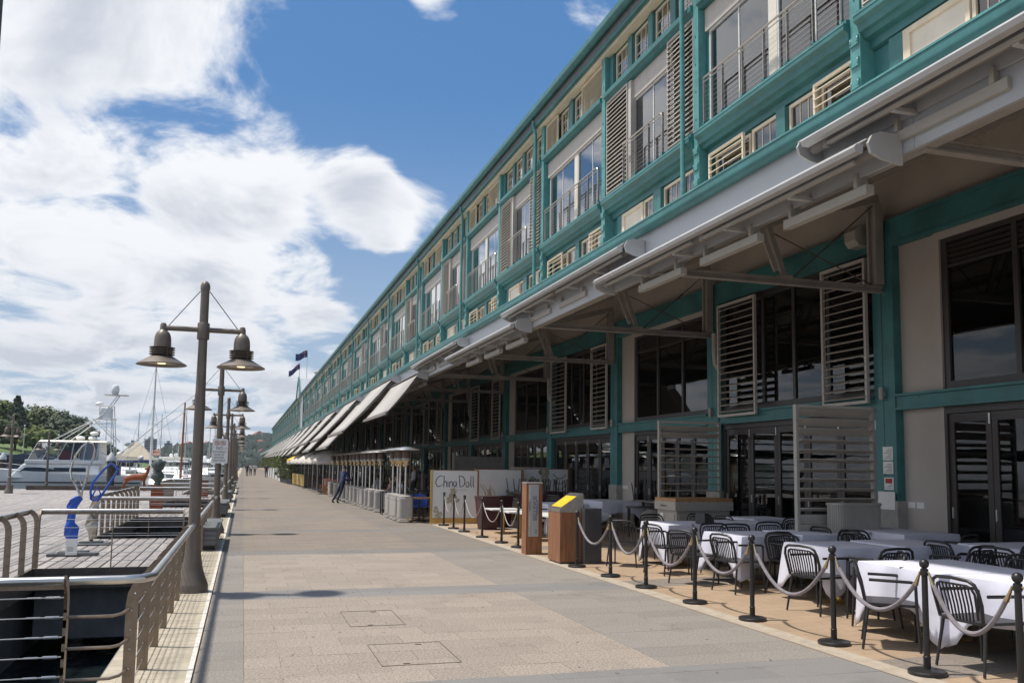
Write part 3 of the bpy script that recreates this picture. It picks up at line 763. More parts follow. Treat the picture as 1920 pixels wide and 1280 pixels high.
def window(x, y0, y1, z0, z1, cols, rows, frame='cream', fw_=0.07, bar=0.022, gl='glass_up', depth=0.10, sill=True):
    f = MB()
    f.box(x-.03, x+depth, y0, y0+fw_, z0, z1).box(x-.03, x+depth, y1-fw_, y1, z0, z1).box(x-.03, x+depth, y0+fw_, y1-fw_, z1-fw_, z1).box(x-.03, x+depth, y0+fw_, y1-fw_, z0, z0+fw_)
    if sill: f.box(x-.07, x-.03, y0-.02, y1+.02, z0-.01, z0+.05)
    nd = Node('window', f, frame)
    ya, yb, za, zb = y0+fw_, y1-fw_, z0+fw_, z1-fw_
    if cols*rows > 1:
        g = MB()
        for i in range(1, cols):
            yy = ya+(yb-ya)*i/cols; g.box(x+.0, x+.03, yy-bar/2, yy+bar/2, za, zb)
        for j in range(1, rows):
            zc = za+(zb-za)*j/rows; g.box(x+.002, x+.028, ya, yb, zc-bar/2, zc+bar/2)
        nd.kid('glazing_bar', g, frame)
    for i in range(cols):
        for j in range(rows):
            a, b_ = ya+(yb-ya)*i/cols, ya+(yb-ya)*(i+1)/cols; c, d = za+(zb-za)*j/rows, za+(zb-za)*(j+1)/rows
            nd.kid('pane', MB().box(x+.012, x+.018, a, b_, c, d), gl)
    return nd
def shutter(x, y0, y1, z0, z1, mt, n, tilt=0.55, fw_=0.055, th=0.014, deep=0.085, edge=None):
    f = MB().box(x, x+.06, y0, y0+fw_, z0, z1).box(x, x+.06, y1-fw_, y1, z0, z1).box(x, x+.06, y0+fw_, y1-fw_, z1-fw_, z1).box(x, x+.06, y0+fw_, y1-fw_, z0, z0+fw_)
    nd = Node('shutter', f, edge or mt)
    ca, sa = math.cos(tilt)*deep/2, math.sin(tilt)*deep/2
    for i in range(n):
        zc = z0+fw_+(z1-z0-2*fw_)*(i+.5)/n
        nd.kid('slat', MB().bar((x+.03, y0+fw_*.6, zc), (x+.03, y1-fw_*.6, zc), deep, th, (-math.sin(tilt), 0, math.cos(tilt))), mt)
    return nd
def balustrade(x, y0, y1, z0, zt, n):
    f = MB().tube([(x, y0, z0-.12), (x, y0, zt-.12), (x, y0+.05, zt-.03), (x, y0+.14, zt), (x, y1, zt)], .024, 6).tube([(x, y0+.03, zt-.11), (x, y1, zt-.11)], .014, 5)
    nd = Node('balustrade', f, 'steel', True)
    for i in range(n):
        yy = y0+(y1-y0)*i/(n-1)
        nd.kid('post', MB().box(x-.008, x+.05, yy-.012, yy+.012, z0-.12, zt-.02), 'steel')
        nd.kid('foot', MB().box(x-.02, x+.13, yy-.035, yy+.035, z0-.16, z0-.04), 'teal')
    c = MB()
    for j in range(8): c.tube([(x+.01, y0, z0+j*.115), (x+.01, y1, z0+j*.115)], .004, 4)
    nd.kid('cables', c, 'rail_steel')
    return nd
LEDGE = [(10.62, 9.22), (10.42, 9.26), (10.40, 9.40), (10.28, 9.42), (10.24, 9.50), (10.17, 9.52), (10.15, 9.64), (10.06, 9.70), (10.06, 9.79), (10.12, 9.83), (10.12, 9.90), (10.62, 9.93)]
MIDB = [(10.62, 12.94), (10.24, 12.96), (10.20, 13.02), (10.13, 13.05), (10.13, 13.19), (10.62, 13.29)]
def upper(kind):
    N = []
    pier = Node('pier', MB().box(10.2, 10.62, 0, .26, 7.02, 14.62), 'teal_trim')
    for z in (8.55, 8.95, 9.35):
        bk = MB().box(10.165, 10.2, .02, .24, z, z+.16)
        for yy in (.04, .22): bk.lathe([(.022, 0), (.022, .06), (.01, .09)], 6, (10.17, yy, z+.05))
        pier.kid('bracket', bk, 'teal_trim')
    for z in (10.2, 10.9, 11.6, 12.3, 13.5): pier.kid('bolt', MB().box(10.185, 10.2, .12, .15, z, z+.03), 'teal')
    N.append(pier)
    N.append(Node('ledge', MB().prism(LEDGE, .26, 5.76), 'teal'))
    N.append(Node('ledge_nosing', MB().box(10.05, 10.12, .26, 5.76, 9.792, 9.826), 'teal_trim'))
    N.append(Node('beam', MB().prism(MIDB, .26, 5.76), 'teal'))
    N.append(Node('spandrel', MB().box(10.5, 10.62, .26, 5.76, 7.02, 7.62), 'teal'))
    N.append(Node('frieze', MB().box(10.42, 10.62, .26, 5.76, 14.36, 14.62), 'teal'))
    def fill(y0, y1, z0, z1, x=10.33): N.append(Node('stud', MB().box(x, 10.62, y0, y1, z0, z1), 'teal'))
    cu = 'curtain'
    if kind == 'A':
        lows = [('s', .30, 1.46), ('w', 1.52, 2.45), ('p', 2.47, 2.78), ('w', 2.82, 3.82), ('s', 3.95, 5.45)]
        tops = [('s', .30, 2.15), ('w', 2.2, 3.12), ('p', 3.14, 3.5), ('w', 3.55, 4.47), ('s', 4.5, 5.70)]
        fill(.26, .36, 7.62, 9.22, 10.45); fill(5.52, 5.76, 7.62, 9.22, 10.40)
        N.append(Node('header', MB().box(10.36, 10.62, .30, 5.72, 12.38, 12.945), 'grey_header'))
        N.append(window(10.44, .32, 2.80, 9.94, 12.38, 2, 1, 'white_paint', .06, .05, sill=False))
        N.append(Node('mullion', MB().box(10.40, 10.56, 2.80, 3.06, 9.94, 12.38), 'cream_door'))
        N.append(window(10.44, 3.06, 5.60, 9.94, 12.38, 2, 1, 'white_paint', .06, .05, sill=False))
        N.append(Node('sill', MB().box(10.30, 10.56, .30, 5.72, 9.932, 9.975), 'white_paint'))
        N.append(Node('wall_panel', MB().box(10.42, 10.6, 5.60, 5.76, 9.94, 12.94), 'teal'))
        N.append(balustrade(10.14, .42, 5.42, 10.0, 11.05, 7))
    else:
        lows = [('w', .38, 1.22), ('w', 1.26, 2.28), ('p', 2.30, 2.74), ('w', 2.76, 3.5), ('d', 3.53, 4.95)]
        tops = [('w', .38, 1.40), ('p', 1.42, 1.70), ('w', 1.72, 2.74), ('p', 2.76, 3.04), ('w', 3.06, 4.08), ('p', 4.10, 4.38), ('w', 4.40, 5.42)]
        fill(4.98, 5.30, 7.62, 9.22, 10.42); fill(5.30, 5.76, 7.62, 9.22, 10.5); fill(5.45, 5.76, 13.29, 14.36)
        N.append(Node('header', MB().box(10.36, 10.62, 1.60, 4.30, 12.38, 12.945), 'grey_header'))
        N.append(window(10.44, 1.66, 4.20, 9.94, 12.38, 2, 1, 'white_paint', .06, .05, sill=False))
        N.append(Node('sill', MB().box(10.30, 10.56, 1.60, 4.24, 9.932, 9.975), 'white_paint'))
        N.append(Node('wall_panel', MB().box(10.46, 10.6, .26, 1.64, 9.94, 12.94), 'teal'))
        N.append(Node('wall_panel', MB().box(10.46, 10.6, 4.22, 5.76, 9.94, 12.94), 'teal'))
        N.append(Node('mullion', MB().box(10.26, 10.44, 4.02, 4.20, 9.96, 12.93), 'grey_header'))
        N.append(shutter(10.23, .30, 1.72, 9.97, 12.93, 'grey_louvre', 22, 1.0, deep=.195, edge='grey_header'))
        N.append(shutter(10.23, 4.22, 5.73, 9.97, 12.93, 'grey_louvre', 22, 1.0, deep=.195, edge='grey_header'))
        N.append(balustrade(10.10, 1.75, 4.2, 10.0, 11.05, 4))
        N.append(Node('downpipe', MB().tube([(9.95, .52, 14.75), (9.95, .52, 14.55), (10.02, .52, 14.35), (10.04, .52, 14.2), (10.04, .52, 6.9)], .062, 10), 'teal_trim', True))
    for lst, z0, z1, rows in ((lows, 7.64, 9.20, 3), (tops, 13.31, 14.35, 3)):
        for t_, y0, y1 in lst:
            if t_ == 'w': N.append(window(10.45, y0, y1, z0, z1, 3, rows))
            elif t_ == 's':
                N.append(shutter(10.27, y0, y1, z0, z1, 'cream', 9 if z0 < 9 else 15, .7, deep=.11))
                N.append(window(10.50, y0, y1, z0, z1, 1, 1, sill=False))
            elif t_ == 'p': fill(y0, y1, z0, z1)
            else:
                d = Node('door_panel', MB().box(10.40, 10.56, y0, y0+.09, z0, z1).box(10.40, 10.56, y1-.16, y1, z0, z1).box(10.40, 10.56, y0+.09, y1-.16, z1-.10, z1), 'cream')
                d.kid('panel', MB().box(10.44, 10.52, y0+.09, y1-.16, z0, z1-.10), 'cream_door'); N.append(d)
    N.append(Node('curtain', MB().box(10.72, 10.74, .1, 3.1, 7.6, 14.5), 'curtain'))
    N.append(Node('curtain', MB().box(10.82, 10.84, 2.9, 5.9, 7.6, 14.5), 'curtain_dark' if kind == 'A' else 'curtain'))
    return N
def door_leaf(x, y0, y1, z0, z1):
    f = MB(); w_ = .10
    f.box(x, x+.05, y0, y0+w_, z0, z1).box(x, x+.05, y1-w_, y1, z0, z1).box(x, x+.05, y0+w_, y1-w_, z1-.13, z1).box(x, x+.05, y0+w_, y1-w_, z0, z0+.16)
    nd = Node('door_leaf', f, 'dark_frame')
    nd.kid('pane', MB().box(x+.02, x+.028, y0+w_, y1-w_, z0+.16, z1-.13), 'glass_dark')
    nd.kid('handle', MB().box(x-.03, x, y1-.06, y1-.035, 1.05, 1.22), 'alu')
    nd.kid('hinge', MB().box(x-.012, x+.0, y0+.01, y0+.04, z1-.18, z1-.02), 'alu')
    return nd
def lower(kind):
    N = []
    cl = Node('column', MB().box(10.5, 10.9, 0, .5, 1.27, 6.1), 'teal')
    cl.kid('groove', MB().box(10.497, 10.5, .27, .285, 1.3, 5.6), 'black_metal')
    cl.kid('plinth', MB().box(10.465, 10.93, -.03, .53, 0.0, 1.27), 'stone')
    cl.kid('wall_light', MB().lathe([(.035, 2.98), (.04, 3.0), (.04, 3.18), (.03, 3.2)], 10, (10.43, .25, 0)).box(10.45, 10.5, .23, .27, 3.04, 3.12), 'linen')
    N.append(cl)
    N.append(Node('lintel', MB().box(10.5, 10.75, .5, 5.76, 5.62, 6.08).box(10.47, 10.5, .5, 5.76, 5.60, 5.66).box(10.47, 10.5, .5, 5.76, 6.03, 6.09), 'teal'))
    N.append(Node('upper_wall', MB().box(10.66, 10.78, 0, 5.76, 6.08, 6.99), 'soffit'))
    N.append(Node('transom', MB().box(10.52, 10.66, .5, 5.76, 2.79, 3.06).box(10.46, 10.52, .5, 5.76, 2.79, 2.83).box(10.46, 10.52, .5, 5.76, 3.02, 3.06), 'teal'))
    if kind == 'A':
        N.append(shutter(10.36, .52, 1.76, 2.94, 5.52, 'grey_louvre', 17, .35, deep=.13, edge='grey_header'))
        N.append(shutter(10.36, 4.02, 5.56, 2.94, 5.52, 'grey_louvre', 17, .35, deep=.13, edge='grey_header'))
        f = MB().box(10.62, 10.72, .5, .62, 3.06, 5.62).box(10.62, 10.72, 5.62, 5.76, 3.06, 5.62).box(10.62, 10.72, .62, 5.62, 5.50, 5.62).box(10.62, 10.72, .62, 5.62, 3.06, 3.20)
        for yy in (1.85, 2.95, 4.05): f.box(10.62, 10.72, yy, yy+.09, 3.2, 5.5)
        wn = Node('window', f, 'dark_frame')
        for a, b_ in ((.62, 1.85), (1.94, 2.95), (3.04, 4.05), (4.14, 5.62)): wn.kid('pane', MB().box(10.65, 10.658, a, b_, 3.2, 5.5), 'glass_dark')
        N.append(wn)
        d0, d1 = .62, 5.64
    else:
        N.append(Node('wall_panel', MB().box(10.66, 10.86, 4.80, 5.76, 0.05, 5.62).box(10.60, 10.66, 4.80, 4.92, .05, 5.5).box(10.60, 10.66, .5, 4.92, 5.50, 5.62), 'greige'))
        f = MB().box(10.64, 10.74, .5, .64, 3.06, 5.50).box(10.64, 10.74, 4.68, 4.80, 3.06, 5.50).box(10.64, 10.74, .64, 4.68, 5.42, 5.50).box(10.62, 10.74, .64, 4.68, 3.06, 3.19)
        for yy in (1.95, 3.35): f.box(10.64, 10.74, yy, yy+.09, 3.19, 5.42)
        f.box(10.655, 10.73, .64, 4.68, 5.02, 5.06)
        wn = Node('window', f, 'dark_frame')
        for a, b_ in ((.64, 1.95), (2.04, 3.35), (3.44, 4.68)):
            wn.kid('pane', MB().box(10.68, 10.688, a, b_, 3.19, 5.02), 'glass_dark')
            for j in range(4): wn.kid('slat', MB().bar((10.69, a, 5.11+j*.085), (10.69, b_, 5.11+j*.085), .08, .012, (.5, 0, .85)), 'dark_frame')
        N.append(wn)
        d0, d1 = .62, 4.74
    N.append(Node('door_frame', MB().box(10.60, 10.72, d0-.12, d0, .05, 2.79).box(10.60, 10.72, d1, d1+.06, .05, 2.79).box(10.60, 10.72, d0, d1, 2.68, 2.79), 'dark_frame'))
    nl = 5
    for i in range(nl):
        a, b_ = d0+(d1-d0)*i/nl, d0+(d1-d0)*(i+1)/nl
        N.append(door_leaf(10.63, a+.006, b_-.006, .12, 2.67))
    return N
UP = {k: upper(k) for k in 'AB'}
LO = {k: lower(k) for k in 'AB'}
UPJ = {k: joined(UP[k], 'facade_bay') for k in 'AB'}
LOJ = {k: joined(LO[k], 'facade_bay') for k in 'AB'}
for k in range(K0, K1):
    kd = 'A' if k % 2 == 0 else 'B'
    yu, yl = P0+BAY*k, C0+BAY*k
    if k <= KDET and k >= -1:
        for n in UP[kd]: place(n, bld, (0, yu, 0))
        for n in LO[kd]: place(n, bld, (0, yl, 0))
    else:
        put('facade_bay', UPJ[kd], bld, (0, yu, 0))['kind'] = 'stuff'
        put('facade_bay', LOJ[kd], bld, (0, yl, 0))['kind'] = 'stuff'
YA, YB = P0+BAY*K0, P0+BAY*K1
# eaves, gutter, roofs, hidden core
MB().tube([(9.86, YA, 14.93), (9.86, YB, 14.93)], .13, 10).box(9.73, 9.99, YA, YB, 14.93, 15.06).build('gutter', 'teal', bld, True)
MB().box(9.99, 10.10, YA, YB, 14.50, 15.0).build('fascia_board', 'teal', bld)
MB().box(10.12, 10.40, YA, YB, 14.40, 14.56).build('eaves_board', 'cream', bld)
MB().prism([(9.98, 15.0), (22, 19.2), (34, 15.0), (34, 14.7), (9.98, 14.62)], YA-.3, YB+.3).build('roof', 'roof', bld)
MB().box(10.9, 33.5, YB-.4, YB, 0, 14.7).prism([(10.6, 14.6), (33.5, 14.6), (22, 18.9)], YB-.4, YB).build('end_wall', 'teal', bld)
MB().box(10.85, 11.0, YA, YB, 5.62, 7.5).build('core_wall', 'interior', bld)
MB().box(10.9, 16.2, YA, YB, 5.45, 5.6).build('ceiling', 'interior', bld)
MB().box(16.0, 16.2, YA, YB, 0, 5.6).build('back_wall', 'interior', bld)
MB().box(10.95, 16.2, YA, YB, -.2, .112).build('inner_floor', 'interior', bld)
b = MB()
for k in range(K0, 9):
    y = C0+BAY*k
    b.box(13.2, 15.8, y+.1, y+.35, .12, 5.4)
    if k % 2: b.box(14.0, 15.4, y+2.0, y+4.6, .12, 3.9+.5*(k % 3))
b.build('partition', 'reflection_pale', bld)  # added pale boxes, standing in for reflections in the ground floor glass
# canopy over the terrace
zr = lambda x: 5.58 + (x-6.05)*(6.95-5.58)/(10.66-6.05)
def corr(y0, y1, step):
    b = MB(); n = int((y1-y0)/step); vs = []; fs = []
    for i in range(n+1):
        y = y0+(y1-y0)*i/n; dz = .024*math.sin(2*math.pi*i/4)
        vs += [(6.06, y, zr(6.06)+dz), (10.66, y, zr(10.66)+dz), (6.06, y, zr(6.06)+dz+.03), (10.66, y, zr(10.66)+dz+.03)]
    for i in range(n):
        a = 4*i; fs += [(a, a+4, a+5, a+1), (a+2, a+3, a+7, a+6)]
    return b.add(vs, fs)
corr(YA, 62, .045).build('canopy_sheet', 'soffit', bld)
corr(62, YB, .4).build('canopy_sheet', 'soffit', bld)
for x in (6.75, 7.7, 8.7, 9.7): MB().box(x-.03, x+.03, YA, YB, zr(x)-.135, zr(x)-.015).build('purlin', 'steel_grey', bld)
for x in (7.2, 9.1): MB().tube([(x, YA, zr(x)-.19), (x, 90, zr(x)-.19)], .022, 6).build('conduit', 'linen', bld)
MB().tube([(6.01, YA, 5.59), (6.01, YB, 5.59)], .088, 12).box(5.922, 6.06, YA, YB, 5.59, 5.668).build('canopy_gutter', 'teal', bld, True)
MB().box(5.912, 5.93, YA, YB, 5.668, 5.69).build('gutter_lip', 'teal_trim', bld)
fasc = []
y = YA
while y < YB:
    o = MB().box(6.07, 6.11, y, min(y+BAY, YB)-.006, 4.86, 5.58).build('fascia_panel', 'fascia', bld); y += BAY
    if y > 70: break
MB().box(6.07, 6.11, y, YB, 4.86, 5.58).build('fascia_panel', 'fascia', bld)
MB().box(6.11, 6.25, YA, YB, 4.86, 4.90).build('fascia_return', 'steel_grey', bld)
# trusses
tr = Node('truss', MB().box(6.15, 10.5, .20, .30, 4.84, 4.865).box(6.15, 10.5, .235, .265, 4.865, 4.935).box(6.15, 10.5, .20, .30, 4.935, 4.96), 'steel_grey')
tr.kid('rafter', MB().bar((6.2, .25, 5.32), (10.46, .25, 6.52), .08, .14), 'steel_grey')
tr.kid('wall_post', MB().box(10.30, 10.47, .14, .18, 4.97, 6.40).box(10.30, 10.47, .32, .36, 4.97, 6.40).box(10.36, 10.40, .18, .32, 4.97, 6.40), 'steel_grey')
tr.kid('strut', MB().bar((8.55, .25, 4.95), (8.25, .25, 5.80), .06, .09), 'steel_grey')
tr.kid('strut', MB().bar((8.35, .20, 5.05), (8.05, .20, 5.78), .05, .08), 'steel_grey')
tr.kid('gusset', MB().box(8.42, 8.66, .18, .32, 4.96, 5.0), 'steel_grey')
tr.kid('tie_rod', MB().tube([(10.34, .23, 6.38), (8.70, .23, 4.98)], .012, 5), 'mesh_brown')
tr.kid('tie_rod', MB().tube([(8.28, .27, 5.74), (10.30, .27, 4.98)], .012, 5), 'mesh_brown')
tr.kid('turnbuckle', MB().tube([(9.72, .23, 5.851), (9.52, .23, 5.68)], .022, 6), 'mesh_brown')
trj = joined([tr], 'truss')
for k in range(K0, K1):
    if k <= KDET: place(tr, bld, (0, C0+BAY*k, 0))
    else: put('truss', trj, bld, (0, C0+BAY*k, 0))
# drain elbows, alarm boxes, cameras, notices
for k in (1, 3, 5):
    y = C0+BAY*k-.1
    MB().tube([(10.35, y, 4.9), (10.35, y, 4.45), (10.37, y, 4.2), (10.45, y, 4.08), (10.58, y, 4.06)], .06, 10).build('drain_elbow', 'linen', bld, True)
MB().prism([(10.3, 5.75), (10.5, 5.75), (10.5, 6.12), (10.3, 6.12), (10.22, 6.02), (10.22, 5.85)], C0+.55, C0+.85).build('alarm_box', 'linen', bld)
for (y, x) in ((11.62, 10.60), (23.0, 10.60)):
    MB().sphere((x, y, 2.98), .085, 12, 8).lathe([(.10, 0), (.10, .02)], 12, (x+.05, y, 2.98)).build('dome_camera', 'charcoal' if y < 20 else 'linen', bld, True)
nt = [(.30, 1.95, 2.18), (.30, 1.72, 1.93), (.28, 1.45, 1.66)]
for (w_, z0, z1) in nt:
    n_ = MB().box(10.488, 10.497, C0+.08, C0+.08+w_*.8, z0, z1).build('notice', 'sign_white', bld)
    l_ = MB()
    for j in range(6): l_.box(10.4862, 10.4878, C0+.11, C0+.08+w_*.8-.03-.05*(j % 3), z0+.03+j*(z1-z0-.05)/6, z0+.038+j*(z1-z0-.05)/6)
    l_.build('print', 'print_grey', n_)
MB().box(10.4855, 10.4875, C0+.11, C0+.27, 1.56, 1.64).build('print', 'print_red', n_)
n_ = MB().box(10.452, 10.463, C0+.02, C0+.42, 1.12, 1.42).build('notice', 'sign_white', bld)
for k in (0, 2):
    for j in range(2): MB().box(10.648, 10.66, C0+BAY*k-.22-j*.2, C0+BAY*k-.06-j*.2, 1.16, 1.26).build('power_outlet', 'sign_white', bld)
# cross gable, cupola
GY = 172.0
gb = MB().prism([(GY-5.5, 14.6), (GY+5.5, 14.6), (GY, 18.2)], 9.6, 20, 'yz').build('cross_gable', 'fascia', bld)
for s_ in (-1, 1): MB().bar((9.55, GY+s_*5.7, 14.5), (9.55, GY, 18.35), .25, .35).build('barge_board', 'teal', gb)
MB().box(10.05, 10.19, GY-7, GY-1, 6.2, 14.5).build('entry_panel', 'fascia', bld)
MB().lathe([(.7, 16.0), (.7, 17.0), (.95, 17.1), (.95, 17.3), (.55, 17.6), (.5, 18.4), (.75, 18.5), (.75, 18.7), (.2, 19.2), (0, 19.3)], 12, (12.6, GY-8, 0)).build('cupola', 'stone', bld, True)
# flags
def flag(x, y, z0, z1, ln, ht, label, droop):
    t = thing('flag_pole', (x, y, z0), label, 'flag', wframe=True)
    MB().tube([(x, y, z0), (x, y, z1)], .07, 8).sphere((x, y, z1), .12, 8, 5).build('pole', 'white_paint', t, True)
    def P(u, v):   # u along the fly, v down the hoist
        return (x-u*ln*.93, y-.25*math.sin(u*5+v), z1-.2 - v*ht - droop*u*ln + .12*math.sin(u*7))
    def sheet(u0, u1, v0, v1, nu, nv, off):
        vs = []; fs = []
        for i in range(nu+1):
            for j in range(nv+1):
                p = P(u0+(u1-u0)*i/nu, v0+(v1-v0)*j/nv); vs.append((p[0], p[1]-off, p[2]))
        for i in range(nu):
            for j in range(nv): a = i*(nv+1)+j; fs.append((a, a+1, a+nv+2, a+nv+1))
        return MB().add(vs, fs)
    f = sheet(0, 1, 0, 1, 14, 6, 0).build('flag', 'flag_blue', t, True)
    sheet(.02, .48, .22, .30, 6, 1, .03).build('stripe', 'print_pale', f); sheet(.22, .28, .02, .48, 2, 3, .03).build('stripe', 'print_pale', f)
    sheet(.02, .48, .24, .28, 6, 1, .05).build('stripe', 'print_red', f); sheet(.235, .265, .02, .48, 2, 3, .05).build('stripe', 'print_red', f)
    for u, v, s_ in ((.25, .75, .07), (.75, .2, .04), (.75, .82, .04), (.64, .45, .04), (.86, .4, .04)):
        sheet(u-s_*.6, u+s_*.6, v-s_, v+s_, 1, 1, .03).build('star', 'print_pale', f)
flag(11.2, 174.6, 17.2, 24.2, 2.4, 1.35, 'blue ensign flag flying from the taller white pole above the roof', .35)
flag(9.75, 173.0, 16.6, 21.4, 2.2, 1.1, 'blue ensign flag hanging from the shorter white pole at the gable', .75)

# ================================================================ awnings
def awning(y0, ln, hi, ext, label, grp):
    z = 5.28 if hi else 4.90
    x = 5.90 if hi else 5.86
    t = thing('awning', (6.05, y0, z), label, 'awning', grp)
    X = lambda v: v-6.05
    # cassette: rounded aluminium box, local coordinates
    prof = [(X(6.05), .08), (X(x-.02), .095), (X(x-.11), .075), (X(x-.15), .015), (X(x-.145), -.045), (X(x-.06), -.075), (X(6.05), -.06)]
    MB().prism([(X(6.05), .075), (X(x-.10), .095), (X(x-.20), .075), (X(x-.20), .062), (X(x-.10), .080), (X(6.05), .060)], 0, ln).build('cassette', 'white_metal', t)
    MB().tube([(X(x-.02), .04, .0), (X(x-.02), ln-.04, .0)], .058, 10).build('fabric_roll', 'awning_edge', t, True)
    MB().box(X(6.03), X(6.06), 0, ln, -.10, .06).build('back_plate', 'fascia', t)
    for q_ in range(1, 5):
        MB().box(X(x-.12), X(6.06), ln*q_/5-.03, ln*q_/5+.03, -.115, -.075).build('bracket', 'white_metal', t)
    for yy in (-.035, ln):
        MB().prism([(X(6.06), .14), (X(x-.05), .15), (X(x-.15), .11), (X(x-.20), .02), (X(x-.17), -.07), (X(x-.05), -.12), (X(6.06), -.16)], yy, yy+.035).build('end_plate', 'white_metal', t)
    if not ext:
        MB().prism([(X(x-.19), .035), (X(x-.27), .03), (X(x-.30), -.005), (X(x-.28), -.05), (X(x-.20), -.055)], .05, ln-.18).build('front_bar', 'white_metal', t)
        for a_, b__ in ((.25, ln*.48), (ln*.52, ln-.4)):
            MB().bar((X(x-.13), a_, -.075), (X(x-.13), b__, -.085), .04, .035).build('folded_arm', 'linen', t)
            MB().lathe([(.035, -.12), (.035, -.04)], 10, (X(x-.13), b__, 0)).build('elbow_joint', 'steel_grey', t, True)
    else:
        dx, dz = ext
        n = 10; vs = []; fs = []
        for i in range(n+1):
            u = i/n; sag = -.05*math.sin(math.pi*u)
            vs += [(X(x-.15)-dx*u, .06, .03-dz*u+sag), (X(x-.15)-dx*u, ln-.06, .03-dz*u+sag)]
        for i in range(n): fs.append((2*i, 2*i+1, 2*i+3, 2*i+2))
        fb = MB().add(vs, fs).build('fabric', 'awning_fabric', t, True)
        sl = fb.modifiers.new('thickness', 'SOLIDIFY'); sl.thickness = .004
        MB().prism([(X(x-.13)-dx, .05-dz), (X(x-.2)-dx, .04-dz), (X(x-.21)-dx, -.06-dz), (X(x-.13)-dx, -.07-dz)], .03, ln-.03).build('front_bar', 'awning_edge', t)
        for yy in (.5, ln-.5):
            MB().bar((X(x-.08), yy, -.06), (X(x-.12)-dx*.55, yy+(.35 if yy > 1 else -.1), -.10-dz*.55), .05, .05).bar((X(x-.12)-dx*.55, yy+(.35 if yy > 1 else -.1), -.10-dz*.55), (X(x-.15)-dx, yy, -.04-dz), .045, .045).build('arm', 'white_metal', t)
    # strip heaters slung below
    for j in range(3):
        a = .45+j*(ln-.9)/3; b_ = a+(ln-.9)/3*.72
        s_ = MB().box(X(6.02), X(6.12), a, b_, -.30, -.20).build('strip_heater', 'linen', t)
        for c_ in (a+.12, b_-.17): MB().box(X(6.0), X(6.14), c_, c_+.05, -.20, -.06).build('clip', 'linen', s_)
        MB().lathe([(.03, 0), (.03, .12)], 8, (X(6.07), b_+.03, -.30)).build('cable_gland', 'steel_grey', s_)
    return t
i = -1
for k in range(-1, 30):
    y0 = 6.85+BAY*k; hi = (k % 2 == 1)
    if k < 4:
        awning(y0, 6.9, hi, None, 'retracted awning in a white cassette, ' + ORD[3-k] + ' from the pulled out awnings', 'retracted awnings')
    else:
        hi2 = (k % 2 == 1)
        d = (1.05, 1.35) if k == 4 else ((1.95, 2.2) if hi2 else (2.0, 2.35))
        lab = 'pulled out pale grey awning nearest the retracted ones' if k == 4 else ('pulled out pale grey awning, ' + ORD[k-4] + ' from the retracted cassettes' if k < 14 else 'pulled out pale grey awning at the far end of the long row')
        awning(y0, 6.2, hi2, d, lab, 'pulled out awnings')

# ================================================================ terrace furniture
def chain(p, q, sag, r, n=14, nn=6):
    p, q = Vector(p), Vector(q); pts = []
    for i in range(n+1):
        u = i/n; v = p.lerp(q, u); v.z -= sag*4*u*(1-u); pts.append(v)
    return MB().tube(pts, r, nn)
def make_stanchion():
    t = thing('rope_post', (0, 0, 0), 'x', 'rope post', 'rope posts along the terrace edge')
    MB().lathe([(.0, 0), (.158, 0), (.16, .01), (.16, .028), (.15, .036), (.055, .044), (.03, .05), (.0, .05)], 24).build('base', 'black_metal', t, True)
    MB().lathe([(.031, .045), (.031, .14), (.034, .145), (.034, .15), (.027, .155), (.026, .84), (.033, .845), (.035, .86), (.033, .90), (.022, .905), (.02, .918)], 14).build('post', 'black_metal', t, True)
    MB().sphere((0, 0, .945), .042, 14, 9).build('ball', 'black_metal', t, True)
    for s_ in (-1, 1): MB().tube([(0, s_*.03, .875), (0, s_*.05, .875), (0, s_*.06, .865)], .007, 6).build('hook', 'brass', t, True)
    return t
st0 = make_stanchion()
NEAR = [(5.76, 5.40), (5.76, 6.37), (5.80, 7.68), (5.77, 9.12), (5.74, 10.43), (5.75, 11.91), (5.76, 13.24), (5.72, 14.63)]
FAR = [(5.80, 18.35), (5.76, 19.5), (5.73, 21.1), (5.72, 22.9), (5.71, 24.1), (5.72, 25.4)]
st0.location = (*NEAR[0], fz(NEAR[0][0])); st0['label'] = 'black rope post at the head of the row before the first chair'
for i, p in enumerate(NEAR[1:]):
    lab = 'black rope post standing close against the charcoal box of the information plinth' if i == 6 else 'black velvet rope post, ' + ORD[6-i] + ' from the charcoal box beside the timber plinth'
    dup(st0, (p[0], p[1], fz(p[0])+.002), label=lab, group='rope posts with grey velvet rope')
for i, p in enumerate(FAR):
    dup(st0, (p[0], p[1], fz(p[0])+.002), label='black post carrying chain, ' + ORD[i] + ' from the timber totem sign', group='rope posts with chain')
for i, (a, b) in enumerate(zip(NEAR[:-1], NEAR[1:])):
    pa, pb = Vector((a[0], a[1]+.055, .862+fz(a[0]))), Vector((b[0], b[1]-.055, .862+fz(b[0])))
    r = thing('velvet_rope', tuple(pa), 'thick sagging grey velvet rope, ' + ORD[6-i] + ' from the charcoal box beside the timber plinth', 'rope', 'velvet ropes', wframe=True)
    d = (pb-pa).normalized()
    chain(pa+d*.05-Vector((0, 0, .09)), pb-d*.05-Vector((0, 0, .09)), .35+random.uniform(-.05, .06), .020, 18, 8).build('rope', 'rope', r, True)
    for e, s_ in ((pa, 1), (pb, -1)):
        MB().tube([e, e+d*s_*.02-Vector((0, 0, .04)), e+d*s_*.055-Vector((0, 0, .11))], [.010, .014, .022], 8).build('end_cap', 'brass', r, True)
